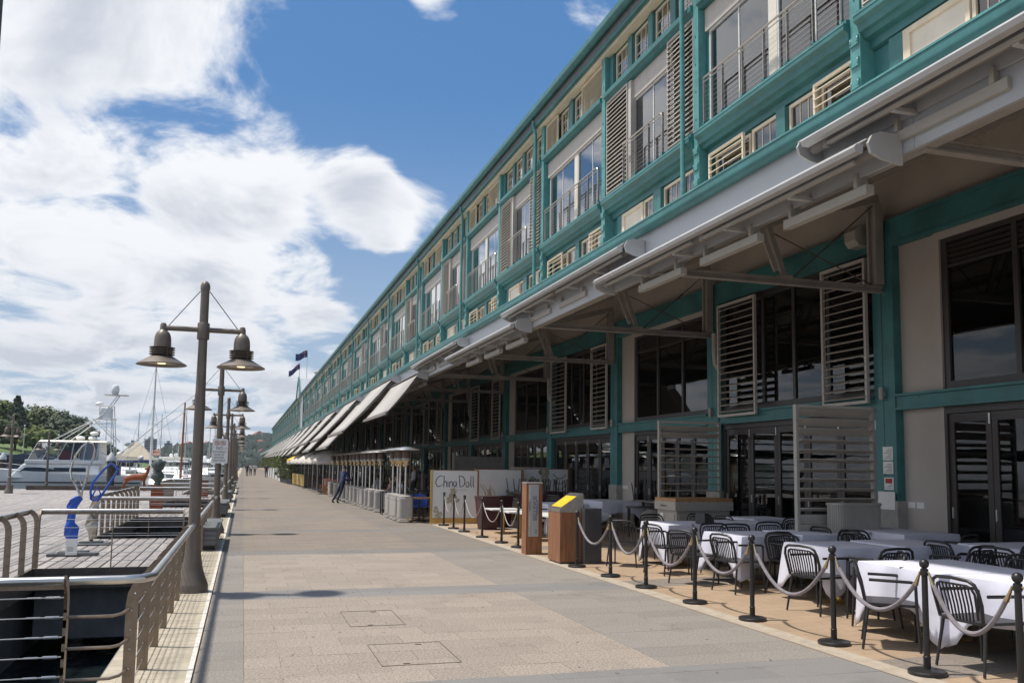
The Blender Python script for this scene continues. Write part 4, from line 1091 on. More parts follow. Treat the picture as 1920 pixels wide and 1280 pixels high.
for i, (a, b) in enumerate(zip(FAR[:-1], FAR[1:])):
    pa, pb = Vector((a[0], a[1]+.05, .86)), Vector((b[0], b[1]-.05, .86))
    o = chain(pa, pb, .42, .011, 16, 5).build('chain', 'steel_grey', None, True)
    tag(o, 'thin dark chain between black posts, ' + ORD[i] + ' from the timber totem sign', 'chain', 'chains between rope posts')

# black slatted armchair (seat towards +y, back at -y)
def make_chair():
    t = thing('armchair', (0, 0, 0), 'x', 'chair')
    for sx in (-1, 1):
        MB().tube([(sx*.235, -.21, .42), (sx*.27, -.27, .0)], [.016, .0125], 8).build('leg', 'chair_black', t, True)
        MB().tube([(sx*.26, .22, .655), (sx*.258, .225, .42), (sx*.265, .25, .0)], [.015, .016, .0125], 8).build('leg', 'chair_black', t, True)
        MB().tube([(sx*.262, .215, .65), (sx*.272, .18, .668), (sx*.278, .0, .672), (sx*.265, -.2, .675)], .015, 8).build('armrest', 'chair_black', t, True)
    MB().prism([(-.25, -.22), (-.2, -.255), (.2, -.255), (.25, -.22), (.265, .2), (.22, .25), (-.22, .25), (-.265, .2)], .425, .45, 'xy').build('seat', 'chair_black', t)
    pts = [(-.242, -.235, .44), (-.262, -.265, .6), (-.262, -.295, .70), (-.235, -.312, .772), (-.18, -.322, .802), (0, -.328, .812), (.18, -.322, .802), (.235, -.312, .772), (.262, -.295, .70), (.262, -.265, .6), (.242, -.235, .44)]
    MB().tube(pts, .016, 8).build('back_frame', 'chair_black', t, True)
    MB().tube([(-.215, -.29, .69), (-.19, -.308, .742), (-.15, -.316, .758), (.15, -.316, .758), (.19, -.308, .742), (.215, -.29, .69)], .011, 6).tube([(-.215, -.29, .69), (-.2, -.245, .47)], .011, 6).tube([(.215, -.29, .69), (.2, -.245, .47)], .011, 6).build('inner_frame', 'chair_black', t, True)
    for i in range(9):
        x = -.16+i*.04
        MB().tube([(x*.93, -.245, .45), (x, -.268, .58), (x*1.03, -.314, .755)], .0085, 5).build('spindle', 'chair_black', t, True)
    return t
ch0 = make_chair(); ch0.location = (0, -50, 0)
chairs_used = []
def chair(x, y, rz, label, group=None):
    if not chairs_used:
        ch0.location = (x, y, fz(x)+.001); ch0.rotation_euler = (0, 0, R(rz)); o = ch0; o['label'] = label
        if group: o['group'] = group
    else: o = dup(ch0, (x, y, fz(x)+.001), R(rz), label, group)
    chairs_used.append(o); return o
# clothed tables
def cloth_mesh(w_, d_, drop, seed, n=46):
    rg = random.Random(seed)
    hw, hd = w_/2, d_/2
    per = []
    # rounded perimeter samples
    corners = [(hw, -hd), (hw, hd), (-hw, hd), (-hw, -hd)]
    for c in range(4):
        a, b = corners[c], corners[(c+1) % 4]
        m_ = max(6, int(14*math.dist(a, b)))
        for i in range(m_): u = i/m_; per.append((a[0]+(b[0]-a[0])*u, a[1]+(b[1]-a[1])*u, min(u, 1-u)*math.dist(a, b)))
    N = len(per); ph = rg.uniform(0, 6)
    vs = []; fs = []
    # top grid
    vs.append((0, 0, 0)); 
    rings = [(.6, 0, 0), (.97, 0, 0), (1.0, -.004, .004)]
    for s_, dz, o_ in rings:
        for x, y, e in per: vs.append((x*s_, y*s_, dz + .0015*math.sin(x*9+ph)*math.sin(y*11)))
    lev = 7
    for l in range(1, lev+1):
        u = l/lev
        for i, (x, y, e) in enumerate(per):
            cf = math.exp(-(e/.16)**2)                        # near a corner the cloth hangs longer and flares
            nx, ny = (0, 0)
            if abs(abs(x)-hw) < 1e-6: nx = math.copysign(1, x)
            if abs(abs(y)-hd) < 1e-6: ny = math.copysign(1, y)
            ln = math.hypot(nx, ny) or 1
            fold = (.034*math.sin(i*.55+ph+1.7*math.sin(i*.13+ph)) + .016*math.sin(i*1.45+ph*2))*u**.8
            out = .010 + .03*u + fold + cf*.05*u
            z = -drop*u*(1+.74*cf) + .012*math.sin(i*.31+ph)*u
            vs.append((x+nx/ln*out, y+ny/ln*out, z))
    for i in range(N): fs.append((0, 1+i, 1+(i+1) % N))
    R_ = len(rings)+lev
    for r_ in range(R_-1):
        for i in range(N):
            a = 1+r_*N+i; b = 1+r_*N+(i+1) % N; fs.append((a, a+N, b+N, b))
    return MB().add(vs, fs)
def table(x0, x1, y0, y1, label, seed, clab, ht=.74, drop=.36, rz=0, base='gold'):
    cx, cy = (x0+x1)/2, (y0+y1)/2; z = fz(cx)
    t = thing('table', (cx, cy, z+.001), label, 'table', rz=R(rz))
    w_, d_ = x1-x0, y1-y0
    MB().box(-w_/2+.02, w_/2-.02, -d_/2+.02, d_/2-.02, ht-.04, ht-.012).build('table_top', 'charcoal', t)
    MB().lathe([(.0, 0), (.25, 0), (.255, .012), (.24, .02), (.045, .03), (.04, .06), (.04, ht-.05), (.12, ht-.04), (.0, ht-.04)], 20).build('pedestal', base, t, True)
    c = cloth_mesh(w_, d_, drop, seed).mesh('tablecloth', 'cloth', True)
    o = put('tablecloth', c, None, (cx, cy, z+ht), (0, 0, R(rz)))
    s_ = o.modifiers.new('thickness', 'SOLIDIFY'); s_.thickness = .003
    tag(o, clab, 'tablecloth', 'white tablecloths')
    for k in range(1):
        pass
    return t
def clip(x, y, z, rz):
    o = MB().box(-.012, .012, -.014, .002, -.03, .012).box(-.012, .012, -.014, .02, .006, .012).build('cloth_clip', 'steel', None, loc=(x, y, z), rot=(0, 0, R(rz)))
    tag(o, 'small metal clip holding a white tablecloth to its table edge', 'clip', 'tablecloth clips')
# first pair, by the two nearest posts
L_ = 'black slatted armchair '
table(6.52, 7.72, 6.98, 8.20, 'square pedestal table of the pair nearest the first rope posts', 1, 'white cloth over the far table of the pair by the first rope posts', drop=.40, rz=-2)
table(6.60, 7.80, 5.70, 6.95, 'square pedestal table with the chair turned to the first velvet rope', 2, 'white cloth over the near table of the pair by the first rope posts', drop=.40)
chair(6.36, 6.35, -96+6, L_ + 'pushed in at the pair of white tables by the first rope posts')
chair(6.95, 8.50, 58, L_ + 'turned aside between the first two table pairs, arm towards the rope')
chair(6.28, 7.42, -128, L_ + 'standing slightly askew at the corner of the first white table')
chair(7.95, 7.6, 92, L_ + 'on the building side of the first table pair', 'chairs behind the first table pair')
chair(7.98, 6.3, 88, L_ + 'on the building side of the first table pair', 'chairs behind the first table pair')
# second pair
table(7.12, 8.10, 9.45, 10.45, 'square pedestal table of the second pair, by the third rope post', 3, 'white cloth over the left table of the second pair by the third rope post')
table(8.12, 9.15, 9.30, 10.35, 'square pedestal table of the second pair on the building side', 4, 'white cloth over the building side table of the second pair')
chair(6.86, 9.35, -80, L_ + 'with its back to the rope at the second table pair')
chair(7.40, 8.95, 5, L_ + 'tucked in side on at the second table pair', 'chairs tucked at the second pair')
chair(8.55, 8.85, 10, L_ + 'tucked in side on at the second table pair', 'chairs tucked at the second pair')
chair(9.1, 8.75, 25, L_ + 'tucked in side on at the second table pair', 'chairs tucked at the second pair')
chair(7.55, 10.85, 185, L_ + 'facing the second table pair from the far side', 'chairs beyond the second pair')
chair(8.7, 10.75, 175, L_ + 'facing the second table pair from the far side', 'chairs beyond the second pair')
# third pair
table(7.02, 8.00, 11.35, 12.45, 'square pedestal table of the third pair, by the fourth rope post', 5, 'white cloth over the left table of the third pair by the fourth rope post')
table(8.02, 9.0, 11.30, 12.35, 'square pedestal table of the third pair beside the slatted screen', 6, 'white cloth over the table of the third pair beside the slatted screen')
chair(6.84, 11.15, -84, L_ + 'with its back to the rope at the third table pair')
chair(7.62, 10.98, -62, L_ + 'turned three quarters at the near corner of the third table pair')
chair(6.62, 12.05, -70, L_ + 'half turned to the rope beside the third white table')
chair(7.6, 12.85, 180, L_ + 'across the third table pair, only its back above the cloth', 'chairs beyond the third pair')
chair(8.6, 12.75, 180, L_ + 'across the third table pair, only its back above the cloth', 'chairs beyond the third pair')
# fourth
table(7.12, 8.2, 13.85, 14.95, 'pedestal table with a dark folder on its white cloth', 7, 'white cloth over the table with the dark folder', drop=.42)
table(8.22, 9.3, 13.75, 14.85, 'pedestal table between the folder table and the panelled cabinet', 8, 'white cloth over the table in front of the panelled cabinet')
tag(MB().prism([(-.14, 0), (.14, 0), (.14, .11), (-.14, .19)], -.1, .1).build('menu_folder', 'charcoal', None, loc=(7.9, 13.98, .74+fz(7.9)+.004), rot=(0, 0, R(25))), 'dark grey menu folder standing on a white tablecloth', 'folder')
chair(6.80, 13.30, -78, L_ + 'with its back to the rope at the table with the dark folder')
chair(6.62, 14.55, -40, L_ + 'turned away from the folder table towards the plinth')
chair(7.9, 13.2, -10, L_ + 'beside the folder table, side to the rope')
chair(7.75, 15.45, 185, L_ + 'beyond the folder table in front of the cabinet', 'chairs in front of the cabinet')
chair(8.7, 15.35, 175, L_ + 'beyond the folder table in front of the cabinet', 'chairs in front of the cabinet')
# back row against the building
table(9.25, 10.25, 10.6, 12.2, 'long pedestal table against the building beside the stone plinth of a column', 9, 'white cloth over the long table beside the stone column plinth', ht=.76, drop=.42)
chair(8.98, 11.75, -90, L_ + 'at the long table by the column plinth', 'chairs at the long table')
chair(8.98, 11.05, -90, L_ + 'at the long table by the column plinth', 'chairs at the long table')
chair(9.6, 10.15, 20, L_ + 'at the end of the long table, back to the folding doors')
table(9.15, 10.2, 7.9, 9.5, 'pedestal table against the folding doors at the end of the back row', 10, 'white cloth over the table against the folding doors')
chair(8.82, 9.15, -95, L_ + 'at the table against the folding doors', 'chairs at the folding doors')
chair(8.85, 8.3, -88, L_ + 'at the table against the folding doors', 'chairs at the folding doors')
table(9.3, 10.25, 14.6, 15.6, 'pedestal table behind the open slatted screen', 11, 'white cloth over the table behind the open slatted screen')
chair(9.1, 14.9, -80, L_ + 'behind the open slatted screen', 'chairs behind the screen')
chair(9.7, 14.25, 5, L_ + 'behind the open slatted screen', 'chairs behind the screen')
for x, y, rz in ((6.55, 7.55, -92), (8.57, 9.29, 0), (7.1, 12.0, -90), (7.6, 13.84, 0), (9.24, 11.3, -90)): clip(x-.02, y-.01, .745+fz(x), rz)
# far group: tables with stacked chairs
table(9.0, 10.1, 21.2, 23.0, 'long table with a row of chairs drawn up beside the second column', 12, 'white cloth over the long table by the second column', ht=.8, drop=.3)
for i in range(4): chair(8.75-.12*i, 22.9-.62*i, -88, L_ + 'in the close row along the long table by the second column', 'row of chairs by the second column')
table(7.4, 8.5, 20.9, 22.3, 'table with two wheel like chairs behind the wooden plinth', 13, 'white cloth over the table behind the wooden plinth', ht=.78, drop=.45)
chair(7.2, 21.2, -80, L_ + 'at the table behind the wooden plinth', 'chairs behind the plinth')
chair(7.9, 20.6, -10, L_ + 'at the table behind the wooden plinth', 'chairs behind the plinth')
def upturned(x, y, rz, z, label):
    t = thing('upturned_chair', (x, y, z+fz(x)), label, 'chair', 'chairs stacked upside down', R(rz))
    MB().prism([(-.24, -.22), (.24, -.22), (.26, .22), (-.26, .22)], .10, .14, 'xy').build('seat', 'cushion', t, bevel=.015)
    MB().prism([(-.25, -.02), (.25, -.02), (.23, .10), (-.23, .10)], -.27, -.22).build('backrest', 'cushion', t, bevel=.015)
    for sx in (-1, 1):
        for sy in (-1, 1): MB().tube([(sx*.2, sy*.18, .13), (sx*.24, sy*.23, .56)], [.016, .012], 6).build('leg', 'chair_black', t, True)
    return t
st = thing('table', (8.9, 25.6, fz(8.9)), 'bare dark table loaded with upturned chairs beside the doors', 'table')
MB().box(-.95, .95, -1.9, 1.9, .70, .74).build('table_top', 'charcoal', st)
for sx in (-1, 1):
    for sy in (-1, 1): MB().box(sx*.85-.03, sx*.85+.03, sy*1.8-.03, sy*1.8+.03, 0, .70).build('leg', 'charcoal', st)
for i in range(5):
    for j in range(2): upturned(8.5+j*.8, 24.0+i*.8, 12*i, .762, 'grey upholstered chair turned upside down on the bare dark table')
st = thing('table', (9.55, 19.4, fz(9.55)), 'small bare table with upturned chairs beside the first slatted screen', 'table')
MB().box(-.4, .4, -.7, .7, .70, .74).build('table_top', 'charcoal', st)
for sx in (-1, 1):
    for sy in (-1, 1): MB().box(sx*.35-.03, sx*.35+.03, sy*.62-.03, sy*.62+.03, 0, .70).build('leg', 'charcoal', st)
for i in range(2): upturned(9.5, 19.0+i*.72, 90+20*i, .762, 'grey upholstered chair upside down on the small table by the screen')
ub = thing('tub_chair', (9.0, 18.1, fz(9)), 'grey upholstered tub chair standing by the white screen post', 'chair', rz=R(-40))
MB().lathe([(.27, .3), (.29, .45), (.27, .46), (.0, .46)], 18).build('seat', 'cushion', ub, True)
v_ = []; f_ = []
for i in range(13):
    a = R(200+i*140/12); zt = .78-.12*abs(i-6)/6*abs(i-6)/6
    for r_, z in ((.27, .38), (.33, zt), (.36, zt-.01), (.31, .36)): v_.append((r_*math.cos(a), r_*math.sin(a), z))
for i in range(12):
    for j in range(4): f_.append((4*i+j, 4*i+(j+1) % 4, 4*i+4+(j+1) % 4, 4*i+4+j))
MB().add(v_, f_+[(0, 1, 2, 3), (51, 50, 49, 48)]).build('backrest', 'cushion', ub, True)
for a in range(4): MB().tube([(.2*math.cos(a*1.57+.78), .2*math.sin(a*1.57+.78), .31), (.26*math.cos(a*1.57+.78), .26*math.sin(a*1.57+.78), 0)], .014, 6).build('leg', 'chair_black', ub, True)

# slatted screens standing on the terrace
def screen(x0, x1, y, ztop, zb, n_top, label, mid=None, deep=.14):
    z = fz((x0+x1)/2)
    t = thing('slatted_screen', ((x0+x1)/2, y, z), label, 'screen', wframe=True)
    for x in (x0, x1): MB().box(x-.05 if x == x0 else x, x if x == x0 else x+.05, y-.04, y+.04, z, ztop+.03).build('post', 'linen', t)
    MB().box(x0, x1, y-.035, y+.035, ztop-.02, ztop+.03).box(x0, x1, y-.035, y+.035, zb, zb+.05).build('rail', 'grey_header', t)
    pitch = .155; zc = zb+.11; i = 0
    while zc < ztop-.05:
        tl = -.8 if zc > ztop-.42 else -.12
        if mid: tl = (-.75 if zc > ztop-.5 else (-1.2 if zc < zb+.95 else -.3))
        MB().bar((x0, y, zc), (x1, y, zc), deep, .014, (0, -math.sin(tl), math.cos(tl))).build('slat', 'screen_slat', t)
        zc += pitch; i += 1
    MB().box(x0-.12, x0+.02, y-.16, y+.16, z, z+.014).box(x1-.02, x1+.12, y-.16, y+.16, z, z+.014).build('foot_plate', 'steel_grey', t)
screen(8.47, 9.88, 12.02, 2.78, .10, 0, 'tall grey slatted screen with closed lower slats behind the fluted planter', True, .16)
screen(8.90, 10.36, 17.7, 2.80, .85, 0, 'tall grey slatted screen with open slats above the panelled cabinet')
# fluted planter
pl = thing('fluted_counter', (9.32, 11.78, fz(9.32)), 'pale fluted counter with rounded corners in front of the slatted screen', 'counter')
pts = []
def rrect(hw, hd, r_, n=5):
    out = []
    for cx, cy, a0 in ((hw-r_, hd-r_, 0), (-hw+r_, hd-r_, 90), (-hw+r_, -hd+r_, 180), (hw-r_, -hd+r_, 270)):
        for i in range(n+1): a = R(a0+90*i/n); out.append((cx+r_*math.cos(a), cy+r_*math.sin(a)))
    return out
MB().prism(rrect(.43, .16, .13), .02, 1.14, 'xy').build('body', 'linen', pl)
MB().prism(rrect(.455, .185, .14), 1.14, 1.18, 'xy').build('top', 'linen', pl)
rp = rrect(.432, .162, .13, 6); k = 0
for i in range(len(rp)):
    a, b = rp[i], rp[(i+1) % len(rp)]; m_ = max(1, int(math.dist(a, b)/.034))
    for j in range(m_):
        u = j/m_; MB().tube([(a[0]+(b[0]-a[0])*u, a[1]+(b[1]-a[1])*u, .03), (a[0]+(b[0]-a[0])*u, a[1]+(b[1]-a[1])*u, 1.14)], .013, 5, False).build('flute', 'linen', pl, True); k += 1
# panelled cabinet with timber top
cb = thing('cabinet', (9.25, 16.85, fz(9.25)), 'pale panelled cabinet with a thick timber top below the open slatted screen', 'cabinet')
MB().box(-.62, .62, -.42, .42, .04, .82).build('body', 'linen', cb)
MB().box(-.68, .68, -.48, .48, .82, 1.0).build('apron', 'linen', cb)
MB().box(-.67, .67, -.47, .47, 1.0, 1.07).build('top', 'timber_oak', cb)
for i in range(3): MB().box(-.58+i*.40, -.22+i*.40, -.437, -.42, .10, .76).build('panel', 'linen', cb, bevel=.006)
MB().box(-.635, -.62, -.35, .35, .10, .76).build('panel', 'linen', cb)
text('lettering', 'Bellevue', .08, 'print_grey', cb, (-.683, .05, .91), (R(90), 0, R(-90)))
MB().box(-.66, -.62, .12, .24, .55, .75).build('socket_box', 'sign_white', cb)
# totem sign
tt = thing('totem_sign', (5.66, 17.0, .003), 'timber totem sign with a pale strip reading Bellevue and number 2', 'sign')
MB().box(-.17, .17, -.15, .15, 0, 1.42).build('body', 'timber_red', tt)
MB().box(-.175, .175, -.155, .155, 1.42, 1.45).build('cap', 'alu', tt)
sp = MB().box(-.075, .085, -.172, -.15, .36, 1.40).build('strip', 'fascia', tt)
MB().box(-.125, -.078, -.160, -.15, .36, 1.40).build('strip_edge', 'print_pale', tt)
text('lettering', 'BELLEVUE', .115, 'print_grey', tt, (.01, -.174, .93), (R(90), R(-90), 0))
text('lettering', 'WOOLLOOMOOLOO', .032, 'print_grey', tt, (.062, -.174, .93), (R(90), R(-90), 0))
text('lettering', '2', .11, 'print_grey', tt, (.028, -.174, .46), (R(90), 0, 0))
text('lettering', 'MARINA', .05, 'print_grey', tt, (-.101, -.1615, .96), (R(90), R(-90), 0))
# information plinth and charcoal box
ip = thing('information_plinth', (5.80, 15.45, .006), 'timber plinth with a sloping steel top and a yellow panel', 'plinth')
MB().box(-.20, .22, -.30, .30, .0, .03).build('foot', 'charcoal', ip)
for i in range(4): MB().box(-.22+i*.1125, -.22+i*.1125+.110, -.325, .325, .03, .93).build('board', 'timber_red', ip)
MB().prism([(-.225, .93), (.235, .93), (.235, 1.275), (.215, 1.275), (-.225, .985)], -.325, .325, 'xz').build('head', 'steel', ip)
SL = lambda x: .985+(x+.225)*(.29/.44)+.004
MB().add([(-.205, -.30, SL(-.205)), (.20, -.30, SL(.20)), (.20, .30, SL(.20)), (-.205, .30, SL(-.205))], [(0, 1, 2, 3)]).build('face_plate', 'charcoal', ip)
MB().add([(-.18, -.27, SL(-.18)+.004), (.12, -.27, SL(.12)+.004), (.12, .27, SL(.12)+.004), (-.18, .27, SL(-.18)+.004)], [(0, 1, 2, 3)]).build('yellow_panel', 'yellow', ip)
gbx = MB().box(-.17, .17, -.17, .17, 0, 1.0).build('charcoal_box', 'charcoal', None, loc=(6.16, 15.12, fz(6.16)), bevel=.008)
tag(gbx, 'tall charcoal grey box standing beside the timber information plinth', 'box')
# restaurant boards
def board(x, y, wd, ht, label, art, rz=0):
    t = thing('screen_board', (x, y, fz(x)+.002), label, 'screen', rz=R(rz))
    MB().box(-wd/2, wd/2, -.03, .03, .17, ht-.02).build('panel', 'panel_blue', t)
    MB().box(-wd/2-.06, -wd/2, -.05, .05, 0, ht).build('edge', 'gold', t); MB().box(wd/2, wd/2+.05, -.05, .05, 0, ht).build('edge', 'timber_red', t)
    MB().box(-wd/2, wd/2, -.05, .05, .02, .17).build('kick', 'gold', t); MB().box(-wd/2, wd/2, -.035, .035, ht-.02, ht).build('top_rail', 'timber_red', t)
    art(t, wd, ht); return t
def blot(t, pts, r_, mt='print_beige', y=-.0315):
    b = MB()
    for i, (x, z, s_) in enumerate(pts):
        n = 10; yy = y-.0004*(i % 5)
        b.add([(x+r_*s_*math.cos(j*2*math.pi/n), yy, z+r_*s_*math.sin(j*2*math.pi/n)) for j in range(n)], [tuple(range(n))])
    b.build('print', mt, t)
def art1(t, wd, ht):
    STROKES = [[(.34, .36), (.22, .40), (.08, .30), (.03, .14), (.12, .02), (.26, .05), (.33, .11)], [(.38, .40), (.37, .0)], [(.37, .13), (.43, .20), (.48, .17), (.48, .0)], [(.545, .20), (.55, .0)],
               [(.62, .20), (.62, .0)], [(.62, .13), (.68, .20), (.73, .16), (.73, .0)], [(.88, .18), (.81, .20), (.78, .09), (.83, .01), (.89, .08), (.90, .20), (.93, .0)],
               [(1.02, .40), (1.05, .20), (1.06, .0)], [(1.00, .39), (1.16, .38), (1.27, .24), (1.22, .06), (1.05, .01)], [(1.37, .19), (1.32, .10), (1.38, .0), (1.45, .08), (1.43, .18), (1.37, .19)], [(1.53, .40), (1.53, .06), (1.56, .0)], [(1.63, .40), (1.63, .06), (1.66, .0)]]
    for st_ in STROKES:
        n_ = len(st_); pts_ = [((a-.85)*.72, 0, ht-.52+b*.86) for a, b in st_]
        if n_ > 3:
            pp = []
            for q in range(n_-1):
                p0, p1, p2, p3 = (Vector(pts_[max(0, min(n_-1, q+d))]) for d in (-1, 0, 1, 2))
                for u in (0, .25, .5, .75): pp.append(.5*((2*p1)+(p2-p0)*u+(2*p0-5*p1+4*p2-p3)*u*u+(3*p1-p0-3*p2+p3)*u**3))
            pts_ = pp+[Vector(pts_[-1])]
        m_ = len(pts_)
        MB().tube(pts_, [.008+.011*math.sin(math.pi*(k+.7)/(m_+.6)) for k in range(m_)], 6).build('lettering', 'print_grey', t, True, loc=(0, -.031, 0), sc=(1, .08, 1))
    text('lettering', 'restaurant & bar', .085, 'print_pale', t, (.12, -.0312, ht-.60), (R(90), 0, 0))
    blot(t, [(-.05+random.uniform(-.2, .2)*(1.0-j/30), .62+j*.018, .8+random.random()*.5) for j in range(24)], .05)
    blot(t, [(-.62+random.uniform(-.06, .3)*(1-j/26), .20+j*.014, .7+random.random()*.4) for j in range(22)], .04)
def art2(t, wd, ht):
    for x0 in (-.55, -.45, -.25):
        b = MB(); pts = [(x0+.1*math.sin(k*.5), -.0315, .62+.5*k/8) for k in range(9)]; b.tube(pts, [.03-.003*k for k in range(9)], 4).build('print', 'print_beige', t)
    b = MB().add([(-.42, -.0318, .72), (-.20, -.0318, .74), (-.30, -.0318, 1.06)], [(0, 1, 2)]); b.build('print', 'print_beige', t)
    blot(t, [(.45+random.uniform(-.22, .22), .65+random.uniform(0, .3), .8+random.random()*.5) for j in range(20)], .055)
def art3(t, wd, ht):
    blot(t, [(-.25+random.uniform(-.32, .32), 1.05+random.uniform(0, .5), .8+random.random()*.6) for j in range(34)], .07)
    blot(t, [(-.05+random.uniform(-.3, .2), .45+random.uniform(0, .6), .8+random.random()*.5) for j in range(22)], .065)
    for k in range(6):
        b = MB().tube([(.25+.35*u/8*1.3, -.0315, 1.45-.18*k-.16*math.sin(u/8*3.0)) for u in range(9)], .022, 4); b.build('print', 'print_beige', t)
board(6.2, 26.1, 1.38, 1.62, 'pale blue restaurant board lettered China Doll above a printed tree', art1, -3)
board(8.0, 27.5, 1.48, 1.62, 'pale blue board printed with a little sail boat and reeds', art2, -3)
board(9.75, 27.9, 1.55, 1.62, 'pale blue board printed with a pine tree and wave lines', art3, -3)
# maroon planters, low white tables
def planter(x, y, w0, w1, h_, label):
    t = thing('planter', (x, y, fz(x)+.002), label, 'planter', rz=R(8))
    MB().add([(sx*w0/2, sy*w0/2, 0) for sx, sy in ((-1, -1), (1, -1), (1, 1), (-1, 1))] + [(sx*w1/2, sy*w1/2, h_) for sx, sy in ((-1, -1), (1, -1), (1, 1), (-1, 1))],
             [(3, 2, 1, 0), (4, 5, 6, 7), (0, 1, 5, 4), (1, 2, 6, 5), (2, 3, 7, 6), (3, 0, 4, 7)]).build('pot', 'maroon', t)
    MB().box(-w1/2-.02, w1/2+.02, -w1/2-.02, w1/2+.02, h_, h_+.03).build('rim', 'maroon', t)
    MB().box(-w1/2+.05, w1/2-.05, -w1/2+.05, w1/2-.05, h_+.03, h_+.036).build('soil', 'soil', t)
planter(6.55, 23.6, .40, .55, .88, 'tall tapered maroon planter in front of the China Doll board')
planter(7.15, 24.3, .42, .52, .85, 'dark maroon planter beside the gap between two boards')
planter(7.95, 23.9, .45, .62, .92, 'square maroon planter in front of the sail boat board')
planter(8.75, 24.6, .42, .58, .95, 'maroon planter between the sail boat board and the pine tree board')
for i, (x, y) in enumerate(((6.6, 22.2), (6.65, 20.9), (6.8, 19.9), (7.0, 19.0), (7.9, 19.6))):
    t = thing('low_table', (x, y, fz(x)+.002), 'white topped table on a gold pedestal, ' + ORD[4-i] + ' from the timber totem sign', 'table', 'white topped gold pedestal tables')
    MB().box(-.42, .42, -.40, .40, .60, .635).build('table_top', 'white_paint', t, bevel=.006)
    MB().lathe([(0, 0), (.23, 0), (.23, .015), (.04, .025), (.04, .58), (.12, .6), (0, .6)], 16).build('pedestal', 'gold', t, True)
# ---------------------------------------------------------------- patio heaters
def make_heater():
    t = thing('patio_heater', (0, 0, 0), 'x', 'heater')
    MB().lathe([(0, 0.02), (.235, .02), (.235, .06), (.225, .07), (.225, .14), (.215, .15)], 20).build('foot', 'chrome', t, True)
    MB().prism(rrect(.225, .225, .09, 4), .13, .78, 'xy').build('tank_cover', 'heater_grey', t)
    for z_ in (.16, .68): MB().prism(rrect(.235, .235, .1, 4), z_, z_+.03, 'xy').build('band', 'heater_grey', t)
    MB().lathe([(.24, .78), (.24, .80), (.1, .83), (.0, .83)], 20).build('collar', 'heater_grey', t, True)
    MB().box(-.2, -.04, -.236, -.228, .72, .77).build('label_plate', 'sign_white', t)
    MB().lathe([(.032, .82), (.032, 1.72)], 12).build('pole', 'alu', t, True)
    MB().lathe([(.035, 1.70), (.055, 1.74), (.06, 1.80), (.1, 1.88), (.11, 1.90)], 12).build('valve_body', 'brass', t, True)
    MB().sphere((-.07, -.03, 1.76), .03, 8, 6).sphere((.06, -.05, 1.80), .025, 8, 6).build('knob', 'chrome', t, True)
    MB().lathe([(.11, 1.90), (.135, 1.91), (.135, 1.97), (.13, 1.98)], 16).build('burner_ring', 'linen', t, True)
    MB().lathe([(.12, 1.98), (.125, 2.22), (.1, 2.23)], 16).build('burner', 'mesh_brown', t, True)
    MB().lathe([(.0, 2.335), (.06, 2.335), (.16, 2.325), (.19, 2.31), (.40, 2.255), (.425, 2.235), (.42, 2.23), (.39, 2.24), (.15, 2.29), (.0, 2.29)], 24).build('reflector', 'alu', t, True)
    return t
he0 = make_heater()
hp = [(4.86, 27.1), (4.84, 27.95), (4.88, 28.7), (4.86, 29.5), (4.95, 32.9), (4.92, 34.3), (4.9, 35.4), (4.88, 36.5), (4.9, 37.6), (4.86, 38.8), (4.86, 40.1), (4.85, 41.4), (4.84, 43.2), (4.84, 44.9), (4.82, 47.0), (4.8, 49.6)]
for i, (x, y) in enumerate(hp):
    lab = 'grey patio heater in the short row, ' + ORD[i] + ' from the round bistro table' if i < 4 else 'grey patio heater of the long row, ' + ORD[i-4] + ' from the side table with the napkin'
    g = 'heaters of the short row' if i < 4 else 'heaters of the long row'
    if i == 0: he0.location = (x, y, .001); tag(he0, lab, None, g)
    else: dup(he0, (x, y, .001), rz=R(random.uniform(-8, 8)), label=lab, group=g)
# bistro tables, blue chairs, glassware
bt = thing('bistro_table', (5.35, 27.3, .002), 'round timber edged bistro table on a black cross foot beside the first patio heater', 'table')
MB().lathe([(0, .72), (.36, .72), (.375, .735), (.375, .755), (.36, .765), (0, .765)], 24).build('table_top', 'timber_oak', bt, True)
MB().lathe([(.03, .05), (.03, .72)], 10).build('column', 'black_metal', bt, True)
for a in range(4): MB().bar((0, 0, .06), (.33*math.cos(a*1.57+.4), .33*math.sin(a*1.57+.4), .02), .05, .035).build('foot', 'black_metal', bt)
def blue_chair(x, y, rz, lab):
    t = thing('tub_chair', (x, y, fz(x)+.002), lab, 'chair', 'blue tub chairs', R(rz))
    v_ = []; f_ = []
    for i in range(13):
        a = R(190+i*160/12); zt = .84-.16*((i-6)/6)**2
        for r_, z in ((.25, .44), (.29, zt), (.32, zt-.01), (.29, .42)): v_.append((r_*math.cos(a), r_*math.sin(a), z))
    for i in range(12):
        for j in range(4): f_.append((4*i+j, 4*i+(j+1) % 4, 4*i+4+(j+1) % 4, 4*i+4+j))
    MB().add(v_, f_+[(0, 1, 2, 3), (51, 50, 49, 48)]).build('backrest', 'blue_chair', t, True)
    MB().lathe([(0, .40), (.25, .40), (.27, .44), (.25, .48), (0, .485)], 16).build('seat', 'blue_chair', t, True)
    for a in range(4): MB().tube([(.18*math.cos(a*1.57+.78), .18*math.sin(a*1.57+.78), .41), (.25*math.cos(a*1.57+.78), .25*math.sin(a*1.57+.78), 0)], .013, 6).build('leg', 'black_metal', t, True)
blue_chair(5.95, 27.6, 60, 'royal blue tub chair close to the edge of the China Doll board')
blue_chair(5.5, 28.2, 170, 'royal blue tub chair on the far side of the bistro table')
def goblet(x, y, z):
    pass
